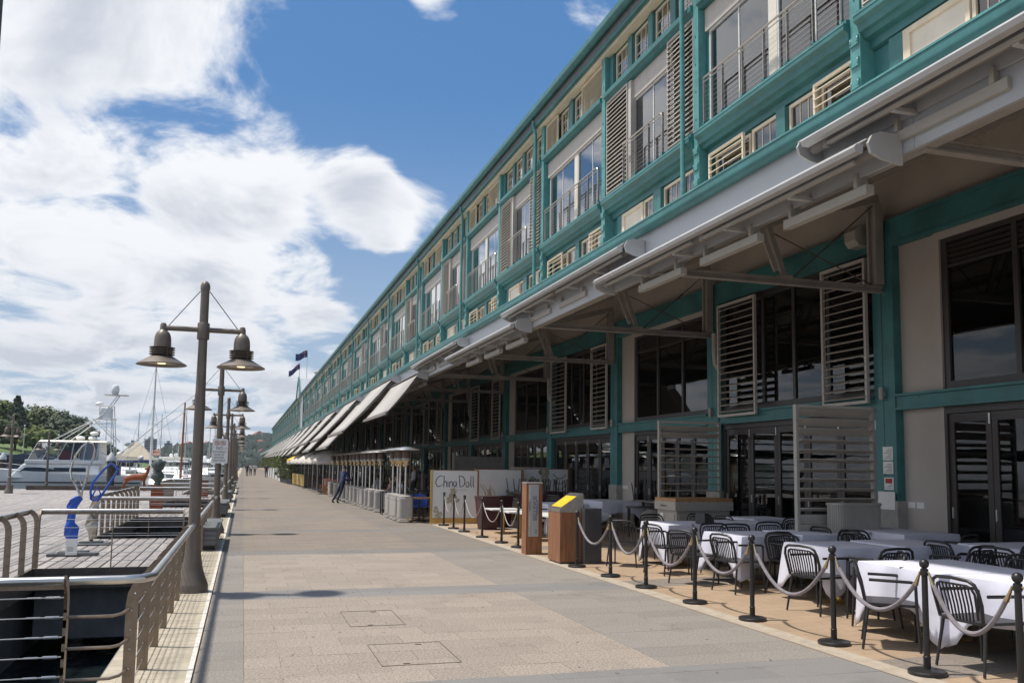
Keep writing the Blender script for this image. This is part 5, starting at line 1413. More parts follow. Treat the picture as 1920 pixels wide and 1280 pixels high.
gob = MB().lathe([(0, 0), (.036, 0), (.036, .003), (.005, .008), (.004, .09), (.02, .105), (.038, .14), (.040, .17), (.033, .215), (.032, .215), (.038, .17), (.036, .142), (.0, .11)], 10).mesh('wine_glass', 'glass_clear', True)
tum = MB().lathe([(0, 0), (.032, 0), (.037, .10), (.034, .10), (.029, .006), (0, .006)], 10).mesh('wine_glass', 'glass_clear', True)
rg = random.Random(5)
for i in range(10):
    x0, y0 = (5.6 + 1.35*(i % 3), 30.6 + 2.0*(i//3))
    t = thing('dining_table', (x0, y0, fz(x0)+.001), 'dark laid dining table crowded with wine glasses behind the patio heaters', 'table', 'laid tables behind the heaters')
    MB().box(-.45, .45, -.75, .75, .70, .74).build('table_top', 'charcoal', t)
    MB().box(-.44, .44, -.74, .74, .45, .70).build('skirt', 'shirt_dark', t)
    for sx in (-1, 1):
        for sy in (-1, 1): MB().box(sx*.4-.025, sx*.4+.025, sy*.7-.025, sy*.7+.025, 0, .45).build('leg', 'charcoal', t)
    if i < 7:
        for j in range(12):
            o = put('wine_glass', gob if rg.random() < .7 else tum, None, (x0+rg.uniform(-.38, .38), y0-.6+j*.105, .742+fz(x0)))
            tag(o, 'clear wine glass set on a dark table behind the patio heaters', 'glass', 'wine glasses on the dark tables')
nk = MB()
vs = []; fs = []
for i in range(7):
    for j in range(7): vs.append(((i-3)*.05*(1-.06*j), .02*math.sin(i*1.4+j*.3), -j*.1-.04*abs(i-3)*(j/6)))
for i in range(6):
    for j in range(6): a = i*7+j; fs.append((a, a+1, a+8, a+7))
o = MB().add(vs, fs).build('napkin', 'cloth', None, True, loc=(4.98, 31.2, .82), rot=(0, 0, R(15)))
tag(o, 'white napkin hanging from a dark side table between the two rows of heaters', 'napkin')
sd = thing('side_table', (5.05, 31.45, .001), 'small dark side table in the gap between the two rows of heaters', 'table')
MB().box(-.3, .3, -.26, .26, .78, .82).build('table_top', 'charcoal', sd)
for sx in (-1, 1):
    for sy in (-1, 1): MB().box(sx*.26-.02, sx*.26+.02, sy*.22-.02, sy*.22+.02, 0, .78).build('leg', 'charcoal', sd)
# brown boarded partitions and dark bar front behind the boards
t = thing('partition_wall', (9.4, 35.0, fz(9.4)), 'brown weatherboard partition standing behind the laid tables', 'partition', wframe=True)
for j in range(13): MB().bar((8.3, 35.0, .1+j*.165), (10.35, 35.0, .1+j*.165), .03, .16, (0, -.15, 1)).build('board', 'steel_grey', t)
MB().box(8.2, 8.3, 34.94, 35.06, fz(8.2), 2.3).build('post', 'linen', t)
MB().box(9.0, 10.4, 29.4, 29.45, fz(9)+.02, 1.75).build('menu_wall', 'greige')
o = bpy.data.objects['menu_wall']; tag(o, 'plain taupe low wall behind the China Doll boards', 'wall')
# ---------------------------------------------------------------- farther terrace: umbrellas, pink chairs, yellow screens, planters
def umbrella(x, y, label, zt=2.66, r0=1.45):
    t = thing('umbrella', (x, y, .002), label, 'umbrella', 'scalloped umbrellas')
    MB().box(-.35, .35, -.35, .35, 0, .06).build('base', 'white_metal', t); MB().lathe([(.03, .06), (.03, zt)], 8).build('pole', 'white_paint', t, True)
    n = 48; vs = [(0, 0, zt)]; fs = []
    for k, (u, dz) in enumerate(((.4, .14), (.75, .38), (1.0, .68))):
        for i in range(n):
            a = 2*math.pi*i/n; rr = r0*u*(1-.06*(1-math.cos((i % 6)/6*2*math.pi))*u); vs.append((rr*math.cos(a), rr*math.sin(a), zt-dz))
    for i in range(n):
        a = 2*math.pi*i/n; s_ = .06*abs(math.sin(i/n*math.pi*16)); vs.append((r0*1.0*math.cos(a), r0*1.0*math.sin(a), zt-.86-s_))
    for i in range(n): fs.append((0, 1+i, 1+(i+1) % n))
    for k in range(3):
        for i in range(n): a = 1+k*n+i; b = 1+k*n+(i+1) % n; fs.append((a, a+n, b+n, b))
    c = MB().add(vs, fs).build('canopy', 'umbrella', t, True)
    c.modifiers.new('thickness', 'SOLIDIFY').thickness = .004
    for i in range(8):
        a = 2*math.pi*i/8+.2; MB().tube([(0, 0, zt-.06), (r0*.95*math.cos(a), r0*.95*math.sin(a), zt-.66)], .008, 4).build('rib', 'steel_grey', t)
for i in range(6): umbrella(5.0-.02*i, 53.8+4.2*i, 'off white scalloped umbrella on a white pole, ' + ORD[i] + ' from the patio heaters')
rg = random.Random(11)
def cafe_chair(x, y, rz, mt, lab, grp):
    t = thing('cafe_chair', (x, y, fz(x)+.002), lab, 'chair', grp, R(rz))
    MB().box(-.2, .2, -.2, .2, .42, .46).build('seat', mt, t); MB().box(-.2, .2, -.22, -.19, .50, .9).build('backrest', mt, t)
    for sx in (-1, 1):
        MB().box(sx*.19-.015, sx*.19+.015, .17, .2, 0, .42).build('leg', 'orange_wood', t); MB().box(sx*.19-.015, sx*.19+.015, -.22, -.19, 0, .52).build('leg', 'orange_wood', t)
for i in range(14): cafe_chair(4.95+.55*(i % 2)+rg.uniform(-.1, .1), 50.5+.95*(i//2)*1.15, rg.choice((0, 90, -90, 180)), 'pink', 'pink and orange cafe chair under the umbrellas', 'pink cafe chairs')
for i in range(9):
    x, y = 4.35-.03*i, 67.0+1.25*i
    t = thing('windbreak', (x, y, .002), 'yellow fabric windbreak panel, ' + ORD[i] + ' from the umbrellas', 'windbreak', 'yellow windbreaks')
    MB().box(-.02, .02, -.48, .48, .12, .95).build('panel', 'yellow', t)
    for s_ in (-1, 1): MB().box(-.03, .03, s_*.5-.03, s_*.5+.03, 0, 1.0).build('post', 'steel_grey', t)
t = thing('umbrella', (4.6, 74, .002), 'plain yellow umbrella above the yellow windbreaks', 'umbrella')
MB().lathe([(.025, 0), (.025, 2.5)], 8).build('pole', 'steel_grey', t, True); MB().lathe([(0, 2.55), (.6, 2.4), (1.2, 2.1), (1.2, 2.0), (.6, 2.3), (0, 2.45)], 8).build('canopy', 'yellow', t)
for i in range(8):
    x, y = 4.0-.09*i, 84+6.5*i
    t = MB().box(-.12, .12, -2.9, 2.9, 0, 1.25).box(-.15, .15, -2.95, 2.95, 1.25, 1.31).build('low_wall', 'white_paint', None, loc=(x, y, .002))
    tag(t, 'white waist high wall panel, ' + ORD[i] + ' beyond the potted shrubs', 'wall', 'white wall panels')
def bush(x, y, z, r_, hgt, label, n=420, mt='leaf_mid', cat='plant', grp=None, pot=True):
    t = thing('potted_shrub', (x, y, z), label, cat, grp)
    if pot: MB().lathe([(0, 0), (.22, 0), (.3, .45), (.27, .45), (0, .42)], 12).build('pot', 'wall_concrete', t, True)
    b = MB(); rg = random.Random(int(x*100+y))
    for _ in range(n):
        a, u, v = rg.uniform(0, 6.28), rg.random()**.5, rg.random()
        rr = r_*u*math.sin(math.pi*(.15+.8*v)); p = Vector((rr*math.cos(a), rr*math.sin(a), .4+hgt*v)); s_ = rg.uniform(.06, .14)
        d = Vector((rg.uniform(-1, 1), rg.uniform(-1, 1), rg.uniform(-.3, 1))).normalized(); e = d.cross(Vector((rg.random(), rg.random(), .3))).normalized()
        b.add([p-d*s_, p+e*s_*.5, p+d*s_, p-e*s_*.5], [(0, 1, 2, 3)])
    b.build('foliage', mt, t)
    MB().tube([(0, 0, .3), (0, 0, .4+hgt*.6)], .03, 6).build('stem', 'bark', t)
for i in range(5): bush(4.1-.1*i, 78.5+2.2*i, .002, .85, 1.7-.1*i, 'leafy green potted shrub between the yellow windbreaks and the white walls', mt=('leaf_mid', 'leaf_dark')[i % 2], grp='potted shrubs')
for i in range(6): bush(3.9-.2*i, 92+7*i, .9, 1.1, 1.3, 'bushy hedge plant rising above the white wall panels', 300, ('leaf_light', 'leaf_mid')[i % 2], grp='plants above the white walls', pot=False)

# ================================================================ sculptures on the platforms
def plate_strip(pts, th=.05):
    """faceted twisted plate: (x, y, z, half width, angle)"""
    vs = []; fs = []
    for x, y, z, hw, an in pts:
        c, s_ = math.cos(R(an)), math.sin(R(an))
        for a, b in ((-hw, -th/2), (0, -th), (hw, -th/2), (hw, th/2), (0, th), (-hw, th/2)): vs.append((x+a*c-b*s_, y+a*s_+b*c, z))
    n = len(pts)
    for i in range(n-1):
        for j in range(6): fs.append((6*i+j, 6*i+(j+1) % 6, 6*i+6+(j+1) % 6, 6*i+6+j))
    return MB().add(vs, fs+[(5, 4, 3, 2, 1, 0), tuple(range(6*n-6, 6*n))])
def loop(pts, r_, n=5, yk=.0):
    return MB().tube([(x, yk*math.sin(i*2.1), z) for i, (x, z) in enumerate(pts)] + [(pts[0][0], 0, pts[0][1])], r_, n, False)
s1 = thing('sculpture', (-3.02, 18.5, -.03), 'abstract sculpture of a faceted royal blue leg carrying a tall polished steel loop', 'sculpture')
MB().box(-.42, .42, -.22, .22, 0, .05).build('base_slab', 'grey_stone', s1); MB().box(-.25, .25, -.16, .16, .05, .085).build('base_slab', 'grey_stone', s1)
plate_strip([(.0, 0, .08, .05, 0), (-.0, 0, .22, .06, 20), (-.06, 0, .38, .12, -10), (-.05, 0, .52, .13, 15), (-.08, 0, .62, .07, -5), (-.06, 0, .82, .07, 10), (-.07, 0, .92, .10, -20), (.0, 0, 1.05, .11, 15), (.04, 0, 1.12, .05, 0)]).build('blue_leg', 'sculpt_blue', s1)
loop([(.07, 1.10), (-.02, 1.30), (-.10, 1.45), (-.14, 1.60), (-.11, 1.76), (-.04, 1.92), (.04, 2.06), (.14, 2.15), (.24, 2.13), (.27, 2.02), (.25, 1.85), (.19, 1.68), (.17, 1.52), (.13, 1.35), (.10, 1.22)], [.03, .022, .018, .02, .018, .02, .018, .022, .02, .018, .026, .018, .02, .022, .02, .03], 5, .05).build('steel_loop', 'sculpt_silver', s1)
MB().tube([(.04, 0, 1.14), (-.05, .02, 1.38), (.02, .03, 1.5), (.08, 0, 1.3), (.15, -.02, 1.45)], .016, 5).build('steel_knot', 'sculpt_silver', s1)
pc = MB().box(-.10, .10, -.24, -.225, .03, .33).build('caption_card', 'sign_white', s1)
l_ = MB()
for j in range(4): l_.box(-.07, .03+.01*(j % 3), -.2415, -.2405, .10+j*.022, .108+j*.022)
l_.build('print', 'print_grey', pc)
s2 = thing('sculpture', (-3.05, 20.75, -.03), 'abstract sculpture of a folded steel leg carrying a slanted royal blue loop', 'sculpture')
MB().box(-.36, .36, -.22, .22, 0, .05).build('base_slab', 'grey_stone', s2); MB().box(-.22, .22, -.15, .15, .05, .08).build('base_slab', 'grey_stone', s2)
MB().box(-.03, .03, -.03, .03, .08, .14).build('spigot', 'charcoal', s2)
plate_strip([(.0, 0, .12, .05, 0), (.0, 0, .25, .07, 10), (-.02, 0, .42, .13, -15), (.0, 0, .52, .12, 20), (-.05, 0, .66, .05, 0), (.0, 0, .78, .08, -20), (.06, 0, .93, .09, 10)]).build('steel_leg', 'steel', s2)
loop([(.02, .93), (-.06, .97), (-.07, 1.14), (-.04, 1.32), (.06, 1.47), (.18, 1.62), (.31, 1.75), (.45, 1.62), (.40, 1.50), (.31, 1.34), (.16, 1.08), (.08, .93)], .026, 5, .03).build('blue_loop', 'sculpt_blue', s2)
loop([(-.03, 1.05), (.06, 1.24), (.13, 1.08), (.04, .97)], .02, 5).build('blue_loop', 'sculpt_blue', s2)
# rusty deer
dr = thing('deer_sculpture', (-6.3, 58.6, -.035), 'rust red steel deer statue standing on the boardwalk with raised head', 'statue', wframe=False)
def dj(edges, rad):
    me = bpy.data.meshes.new('body'); names = list(rad)
    me.from_pydata([rad[n][0] for n in names], [(names.index(a), names.index(b)) for a, b in edges], [])
    o = bpy.data.objects.new('tmp', me); col.objects.link(o)
    o.modifiers.new('s', 'SKIN'); sk = me.skin_vertices[0].data
    for i, n in enumerate(names): sk[i].radius = rad[n][1] if isinstance(rad[n][1], tuple) else (rad[n][1], rad[n][1]); sk[i].use_root = (i == 0)
    sb = o.modifiers.new('d', 'SUBSURF'); sb.levels = sb.render_levels = 1
    dg = bpy.context.evaluated_depsgraph_get(); dg.update()
    out = bpy.data.meshes.new_from_object(o.evaluated_get(dg)); bpy.data.objects.remove(o)
    out.polygons.foreach_set('use_smooth', [True]*len(out.polygons))
    return out
dm = dj([('h', 'm'), ('m', 's'), ('s', 'n1'), ('n1', 'n2'), ('n2', 'hd'), ('hd', 'mz'), ('n2', 'e1'), ('n2', 'e2'), ('h', 'ta')] + [(a, a+'k') for a in ('a', 'b', 'c', 'd')] + [(a+'k', a+'f') for a in ('a', 'b', 'c', 'd')] + [('h', 'a'), ('h', 'b'), ('s', 'c'), ('s', 'd')],
        {'h': ((-.42, 0, .72), .17), 'm': ((0, 0, .74), .18), 's': ((.36, 0, .74), .16), 'n1': ((.50, 0, .95), .09), 'n2': ((.58, 0, 1.18), .07), 'hd': ((.50, 0, 1.2), .06), 'mz': ((.36, 0, 1.16), .035),
         'e1': ((.62, .07, 1.38), .025), 'e2': ((.60, -.07, 1.38), .025), 'ta': ((-.62, 0, .66), .03),
         'a': ((-.46, .1, .55), .08), 'ak': ((-.54, .1, .3), .035), 'af': ((-.50, .1, 0), .025), 'b': ((-.44, -.1, .55), .08), 'bk': ((-.60, -.1, .3), .035), 'bf': ((-.58, -.1, 0), .025),
         'c': ((.36, .1, .52), .06), 'ck': ((.37, .1, .28), .03), 'cf': ((.36, .1, 0), .025), 'd': ((.40, -.1, .52), .06), 'dk': ((.46, -.1, .28), .03), 'df': ((.45, -.1, 0), .025)})
dm.materials.append(MATS['rust']); put('body', dm, dr, sc=(1.22, 1.22, 1.15))
# bronze heads on a rusty pedestal
hb = thing('bronze_heads', (-2.95, 34.3, -.03), 'two stacked green bronze heads, the upper upside down, on a rusty pedestal', 'statue')
MB().box(-.20, .20, -.20, .20, 0, .95).build('pedestal', 'rust', hb, bevel=.01)
def head(c, r_, flip, nm):
    b = MB(); s_ = -1 if flip else 1
    vs = []; fs = []; n, m_ = 18, 12
    for i in range(m_+1):
        ph = math.pi*i/m_
        for j in range(n):
            th = 2*math.pi*j/n; x, y, z = math.sin(ph)*math.cos(th), math.sin(ph)*math.sin(th), -math.cos(ph)
            rr = r_*(1 + .10*math.exp(-((th-math.pi)/.35)**2)*math.exp(-((z+.05)/.25)**2)*2.0)   # nose towards -x
            taper = 1-.18*max(0, -z)
            vs.append((c[0]+rr*x*taper, c[1]+rr*.82*y*taper, c[2]+s_*r_*1.12*z))
    for i in range(m_):
        for j in range(n): fs.append((i*n+j, i*n+(j+1) % n, (i+1)*n+(j+1) % n, (i+1)*n+j))
    o = b.add(vs, fs).build(nm, 'verdigris', hb, True)
    for sy in (-1, 1):
        MB().sphere((c[0]+.01, c[1]+sy*r_*.82, c[2]), r_*.26, 8, 6, (.7, .35, 1)).build('ear', 'verdigris', o, True)
        MB().sphere((c[0]-r_*.82, c[1]+sy*r_*.33, c[2]+s_*r_*.12), r_*.14, 8, 6).build('eye', 'verdigris', o, True)
    MB().sphere((c[0]-r_*.88, c[1], c[2]-s_*r_*.46), r_*.2, 8, 6, (.6, 1.2, .35)).build('mouth', 'verdigris', o, True)
MB().lathe([(.12, .95), (.10, 1.0), (.10, 1.10)], 14).build('neck', 'verdigris', hb, True)
head((0, 0, 1.26), .21, False, 'head'); head((0, 0, 1.68), .215, True, 'head')
dm_ = thing('rusty_drum', (-1.95, 48.2, -.03), 'low rust orange steel drum standing on a timber platform', 'drum')
MB().lathe([(.27, 0), (.27, .86), (.25, .88), (.25, .80), (0, .8)], 24).build('shell', 'rust', dm_, True)
for z in (.25, .55): MB().lathe([(.27, z), (.285, z+.02), (.27, z+.04)], 24).build('hoop', 'rust', dm_, True)

# ================================================================ boats
def hull_mesh(L, B, free, draft, flare=1.25, stern=.9, sheer=.45, mats=('boat_white', 'boat_dark')):
    """bow towards -x, stern at +x; z=0 waterline"""
    b = MB(); n = 18; vs = []; fs = []
    for i in range(n+1):
        t = i/n; x = L/2 - L*t
        wb = B/2*(stern + (1-stern)*min(1, t*3))*(1 - max(0, (t-.45)/.55)**2.2)
        zs = free*(1+sheer*t**1.8)
        rake = .10*L*max(0, (t-.8)/.2)
        for k, (wf, zf) in enumerate(((0.02, -draft), (.62, -draft*.55), (.86/flare*1.05, .05), (.95, free*.55), (1.0, zs))):
            w_ = wb*wf; xx = x - (rake*(zf+draft)/(zs+draft) if zf > 0 else 0)
            vs.append((xx, w_, zf if k < 4 else zs)); vs.append((xx, -w_, zf if k < 4 else zs))
    for i in range(n):
        for k in range(4):
            a = 10*i+2*k; fs.append((a, a+2, a+12, a+10)); fs.append((a+1, a+11, a+13, a+3))
        a = 10*i+8; fs.append((a, a+1, a+11, a+10))
    fs.append((0, 1, 3, 2)); fs.append((2, 3, 5, 4)); fs.append((4, 5, 7, 6)); fs.append((6, 7, 9, 8))
    return b.add(vs, fs)
def frustum(x0, x1, hw0, hw1, z0, z1, xi0=0, xi1=0):
    vs = [(x0, -hw0, z0), (x1, -hw0, z0), (x1, hw0, z0), (x0, hw0, z0), (x0+xi0, -hw1, z1), (x1-xi1, -hw1, z1), (x1-xi1, hw1, z1), (x0+xi0, hw1, z1)]
    return MB().add(vs, [(3, 2, 1, 0), (4, 5, 6, 7), (0, 1, 5, 4), (1, 2, 6, 5), (2, 3, 7, 6), (3, 0, 4, 7)])
WZ = -1.6
yt = thing('motor_yacht', (-13.5, 76.5, WZ+.55), 'large white sport fishing yacht with a tubular lookout tower and enclosed flybridge', 'yacht', rz=R(-3))
hull_mesh(10.8, 3.6, 1.55, 1.1, sheer=.35).build('hull', 'boat_white', yt, True)
MB().box(-5.0, 5.3, -1.81, -1.78, 1.02, 1.10).build('rub_strip', 'boat_dark', yt)
frustum(-3.2, 2.6, 1.45, 1.25, 1.3, 2.35, .9, .1).build('cabin', 'boat_white', yt, bevel=.08)
frustum(-2.45, 1.7, 1.452, 1.36, 1.80, 2.08, .3, .05).build('cabin_window', 'boat_dark', yt)
frustum(-2.2, 2.9, 1.40, 1.42, 2.35, 2.62, .0, 0).build('bridge_coaming', 'boat_white', yt, bevel=.05)
frustum(-2.05, 2.4, 1.36, 1.20, 2.62, 3.85, .85, .1).build('vinyl_enclosure', 'vinyl', yt)
f = MB()
for y_ in (-1, 1):
    for x_ in (-2.0, -1.1, -.2, .7, 1.5, 2.3): f.tube([(x_, y_*1.37, 2.62), (x_+.55*(1 if x_ < 0 else .2), y_*1.21, 3.88)], .03, 6)
f.build('enclosure_frame', 'white_paint', yt, True)
MB().box(-.3, .5, -.4, .4, 2.62, 3.3).build('helm_seat', 'print_red', yt, bevel=.05)
frustum(-1.5, 3.0, 1.30, 1.15, 3.87, 4.02, .15, .15).build('hard_top', 'boat_cream', yt, bevel=.05)
f = frustum(1.2, 2.5, 1.32, 1.12, 2.35, 3.87, .25, .05).build('side_wing', 'boat_white', yt)
f = MB()
TW = [((.0, -1.1, 4.0), (2.4, -.5, 5.9)), ((.0, 1.1, 4.0), (2.4, .5, 5.9)), ((3.2, -1.1, 2.4), (2.95, -.5, 6.6)), ((3.2, 1.1, 2.4), (2.95, .5, 6.6)), ((.9, -1.0, 4.0), (3.1, -.8, 2.9)), ((2.4, -.5, 5.9), (3.3, -.35, 7.35)), ((2.4, .5, 5.9), (3.3, .35, 7.35)),
      ((1.9, -.6, 5.5), (3.4, -.8, 4.0)), ((1.9, .6, 5.5), (3.4, .8, 4.0)), ((2.2, -.55, 6.55), (3.0, -.55, 6.55)), ((2.2, .55, 6.55), (3.0, .55, 6.55)), ((2.2, -.55, 5.9), (2.2, -.55, 6.55)), ((2.95, -.5, 5.3), (1.4, -.75, 5.2)), ((-.6, -1.0, 4.0), (2.35, -.5, 5.85)), ((3.5, -.9, 1.4), (3.1, -.6, 5.5))]
for a, b_ in TW: f.tube([a, b_], .035, 6)
f.build('tower_frame', 'white_paint', yt, True)
MB().box(1.75, 3.15, -.6, .6, 5.55, 5.65).build('tower_floor', 'boat_white', yt, bevel=.03)
frustum(2.1, 2.9, .5, .45, 5.65, 6.45, .15, 0).build('tower_console', 'boat_white', yt, bevel=.05)
MB().sphere((2.05, 0, 6.7), .28, 12, 8, (1, 1, .65)).build('radar_dome', 'boat_white', yt, True)
MB().box(2.4, 3.9, -.45, .45, 7.35, 7.40).build('tower_shade', 'steel', yt)
MB().lathe([(0, 7.4), (.2, 7.4), (.22, 7.5), (.27, 7.65), (.27, 7.9), (.2, 8.08), (0, 8.15)], 14, (3.05, 0, 0)).build('satellite_dome', 'boat_white', yt, True)
for i, (x_, z_) in enumerate(((1.0, 4.1), (1.8, 4.1), (1.9, 4.45), (4.2, 3.7))): MB().sphere((x_, -.3, z_+.1), .26, 10, 6, (1.2, 1, .6)).build('life_raft', 'boat_white' if i < 3 else 'boat_cream', yt, True)
for s_ in (-1, 1): MB().tube([(3.2, s_*1.0, 2.6), (6.6, s_*2.0, 5.6), (10.4, s_*2.6, 8.9)], [.04, .03, .012], 6).build('outrigger', 'white_paint', yt, True)
for k in range(9): MB().tube([(-4.9+k*.55, -1.35*(1-(max(0, 3-k)/4.5)**2), 1.9-.05*k), (-4.9+k*.55, -1.35*(1-(max(0, 3-k)/4.5)**2), 2.35-.08*k)], .015, 5).build('stanchion', 'white_paint', yt)
MB().tube([(-5.3, 0, 2.5), (-4.0, -1.0, 2.38), (-2.0, -1.4, 2.2), (-.3, -1.5, 2.0)], .018, 5).build('bow_rail', 'white_paint', yt)
MB().box(3.0, 3.8, -1.2, -.4, 1.3, 2.3).build('blue_cover', 'boat_navy', yt, bevel=.05)
yt.scale = (1.12, 1.12, 1.10)
# other boats in the marina
def cruiser(x, y, L, rz, label, cover=None, top=True, sc=1.0):
    t = thing('motor_cruiser', (x, y, WZ), label, 'boat', rz=R(rz))
    B = L*.32
    hull_mesh(L, B, L*.11, .4).build('hull', 'boat_white', t, True)
    frustum(-L*.28, L*.30, B*.42, B*.36, L*.105, L*.19, L*.10, .1).build('cabin', 'boat_white', t, bevel=.05)
    frustum(-L*.24, L*.26, B*.425, B*.385, L*.13, L*.172, L*.055, .05).build('cabin_window', 'boat_dark', t)
    if top:
        for sx in (-.12, .24):
            for sy in (-1, 1): MB().tube([(L*sx, sy*B*.33, L*.19), (L*(sx+.02), sy*B*.32, L*.285)], .03, 5).build('top_post', 'white_paint', t)
        frustum(-L*.16, L*.30, B*.37, B*.33, L*.285, L*.305, .1, .05).build('bimini', cover or 'boat_white', t, bevel=.03)
        MB().sphere((L*.1, 0, L*.325), L*.022, 10, 6).build('radar_dome', 'boat_white', t, True)
        MB().tube([(L*.2, 0, L*.3), (L*.24, 0, L*.45)], .02, 5).build('aerial', 'white_paint', t)
    MB().tube([(-L*.55, 0, L*.215), (-L*.4, -B*.28, L*.2), (-L*.2, -B*.44, L*.18)], .02, 5).build('bow_rail', 'white_paint', t)
cruiser(-10.2, 92, 11.5, 60, 'white cruiser with a navy bimini top moored behind the deer', 'boat_navy')
cruiser(-6.6, 84, 10.0, 75, 'white sports boat with its sloping windscreen right behind the bronze heads', None, False)
cruiser(-5.2, 99, 11, 80, 'white cruiser with a dark canvas cockpit cover beside the bronze heads', 'boat_dark')
cruiser(-13.5, 106, 13, 85, 'white flybridge cruiser under a beige canvas pyramid roof', 'canvas_beige')
cruiser(-8.2, 116, 13, 85, 'white cruiser with a cream hard top in the middle of the marina', 'boat_cream')
for i, (x, y, L) in enumerate(((-4.6, 118, 11), (-4.4, 132, 12), (-9.5, 134, 12), (-13.5, 138, 13), (-6.2, 148, 13), (-18, 128, 12), (-24, 140, 12), (-11.8, 158, 14), (-20, 165, 13), (-5.6, 172, 13), (-28, 172, 12))):
    cruiser(x, y, L, 80+(i*37) % 20-10, 'white cruiser in the crowded far rows of the marina', grp_cover if False else None)
for o in list(bpy.data.objects):
    if o.get('label') == 'white cruiser in the crowded far rows of the marina': o['group'] = 'far marina cruisers'
def marquee(x, y, w_, z0, z1, label):
    t = thing('marquee', (x, y, WZ), label, 'marquee')
    MB().add([(-w_, -w_, z0), (w_, -w_, z0), (w_, w_, z0), (-w_, w_, z0), (-.12, -.12, z1), (.12, -.12, z1), (.12, .12, z1), (-.12, .12, z1)], [(3, 2, 1, 0), (0, 1, 5, 4), (1, 2, 6, 5), (2, 3, 7, 6), (3, 0, 4, 7), (4, 5, 6, 7)]).build('canopy', 'canvas_beige', t)
    for sx in (-1, 1):
        for sy in (-1, 1): MB().box(sx*w_*.95-.05, sx*w_*.95+.05, sy*w_*.95-.05, sy*w_*.95+.05, .2, z0).build('pole', 'white_paint', t)
    MB().box(-w_, w_, -w_, w_, 0, .3).build('pontoon', 'wall_concrete', t)
marquee(-13.8, 128, 2.3, 3.7, 6.1, 'cream pyramid marquee roof rising over the moored boats')
def yacht(x, y, L, mast, lean, rz, label, mt='white_paint', grp=None):
    t = thing('sailing_yacht', (x, y, WZ), label, 'yacht', grp, R(rz))
    hull_mesh(L, L*.28, L*.09, .5, stern=.6).build('hull', 'boat_white', t, True)
    frustum(-L*.15, L*.2, L*.08, L*.065, L*.09, L*.13, .4, .2).build('cabin', 'boat_white', t, bevel=.04)
    MB().tube([(-L*.05, 0, L*.08), (-L*.05+lean, 0, mast)], [.13, .08], 8).build('mast', mt, t, True)
    MB().tube([(-L*.05, 0, L*.2), (L*.38, 0, L*.2)], .06, 6).build('boom', mt, t, True)
    for p, q in (((-L*.52, 0, L*.12), (-L*.05+lean, 0, mast*.98)), ((L*.5, 0, L*.1), (-L*.05+lean, 0, mast*.98)), ((-L*.05, L*.13, L*.1), (-L*.05+lean*.7, 0, mast*.72)), ((-L*.05, -L*.13, L*.1), (-L*.05+lean*.7, 0, mast*.72))):
        MB().tube([p, q], .014, 4).build('stay', 'steel_grey', t)
    MB().tube([(-L*.05+lean*.55, -.5, mast*.55), (-L*.05+lean*.55, .5, mast*.55)], .025, 5).build('spreader', mt, t)
yacht(-8.1, 88.5, 12, 12.6, .25, 70, 'white sloop with a tall bare mast and taut stays behind the deer')
yacht(-5.9, 94, 10, 9.4, .6, 82, 'old yacht with a varnished brown mast leaning beside the first lamp post', 'wood_mast')
for i, (x, y, m_) in enumerate(((-16, 190, 13), (-10, 200, 15), (-22, 205, 14), (-6.6, 215, 14), (-14, 230, 16), (-30, 215, 13), (-9, 245, 13))):
    yacht(x, y, 11, m_, 0, 80+i*7, 'bare masted sloop in the far line of moored yachts', 'white_paint', 'far moored yachts')
sb_ = thing('sailing_boat', (-27, 640, WZ), 'tiny white sailing boat under sail far out on the water', 'boat')
hull_mesh(7, 2, .7, .3).build('hull', 'boat_white', sb_); MB().prism([(-.3, 1.0), (3.0, 1.2), (-.1, 10)], -.03, .03).build('sail', 'boat_white', sb_); MB().prism([(-3.2, 1.0), (-.5, 1.0), (-.4, 8)], -.03, .03).build('sail', 'boat_white', sb_)
# mooring piles with white caps
for i, (x, y) in enumerate(((-16.0, 79.5), (-13.0, 84), (-9.4, 71), (-21, 90), (-4.9, 108))):
    t = thing('mooring_pile', (x, y, WZ-.4), 'dark mooring pile with a white conical cap among the boats', 'pile', 'mooring piles')
    MB().lathe([(.28, 0), (.28, 3.8)], 12).build('shaft', 'deck_beam', t, True); MB().lathe([(.31, 3.8), (.31, 4.05), (.0, 4.5)], 12).build('cap', 'white_paint', t, True)
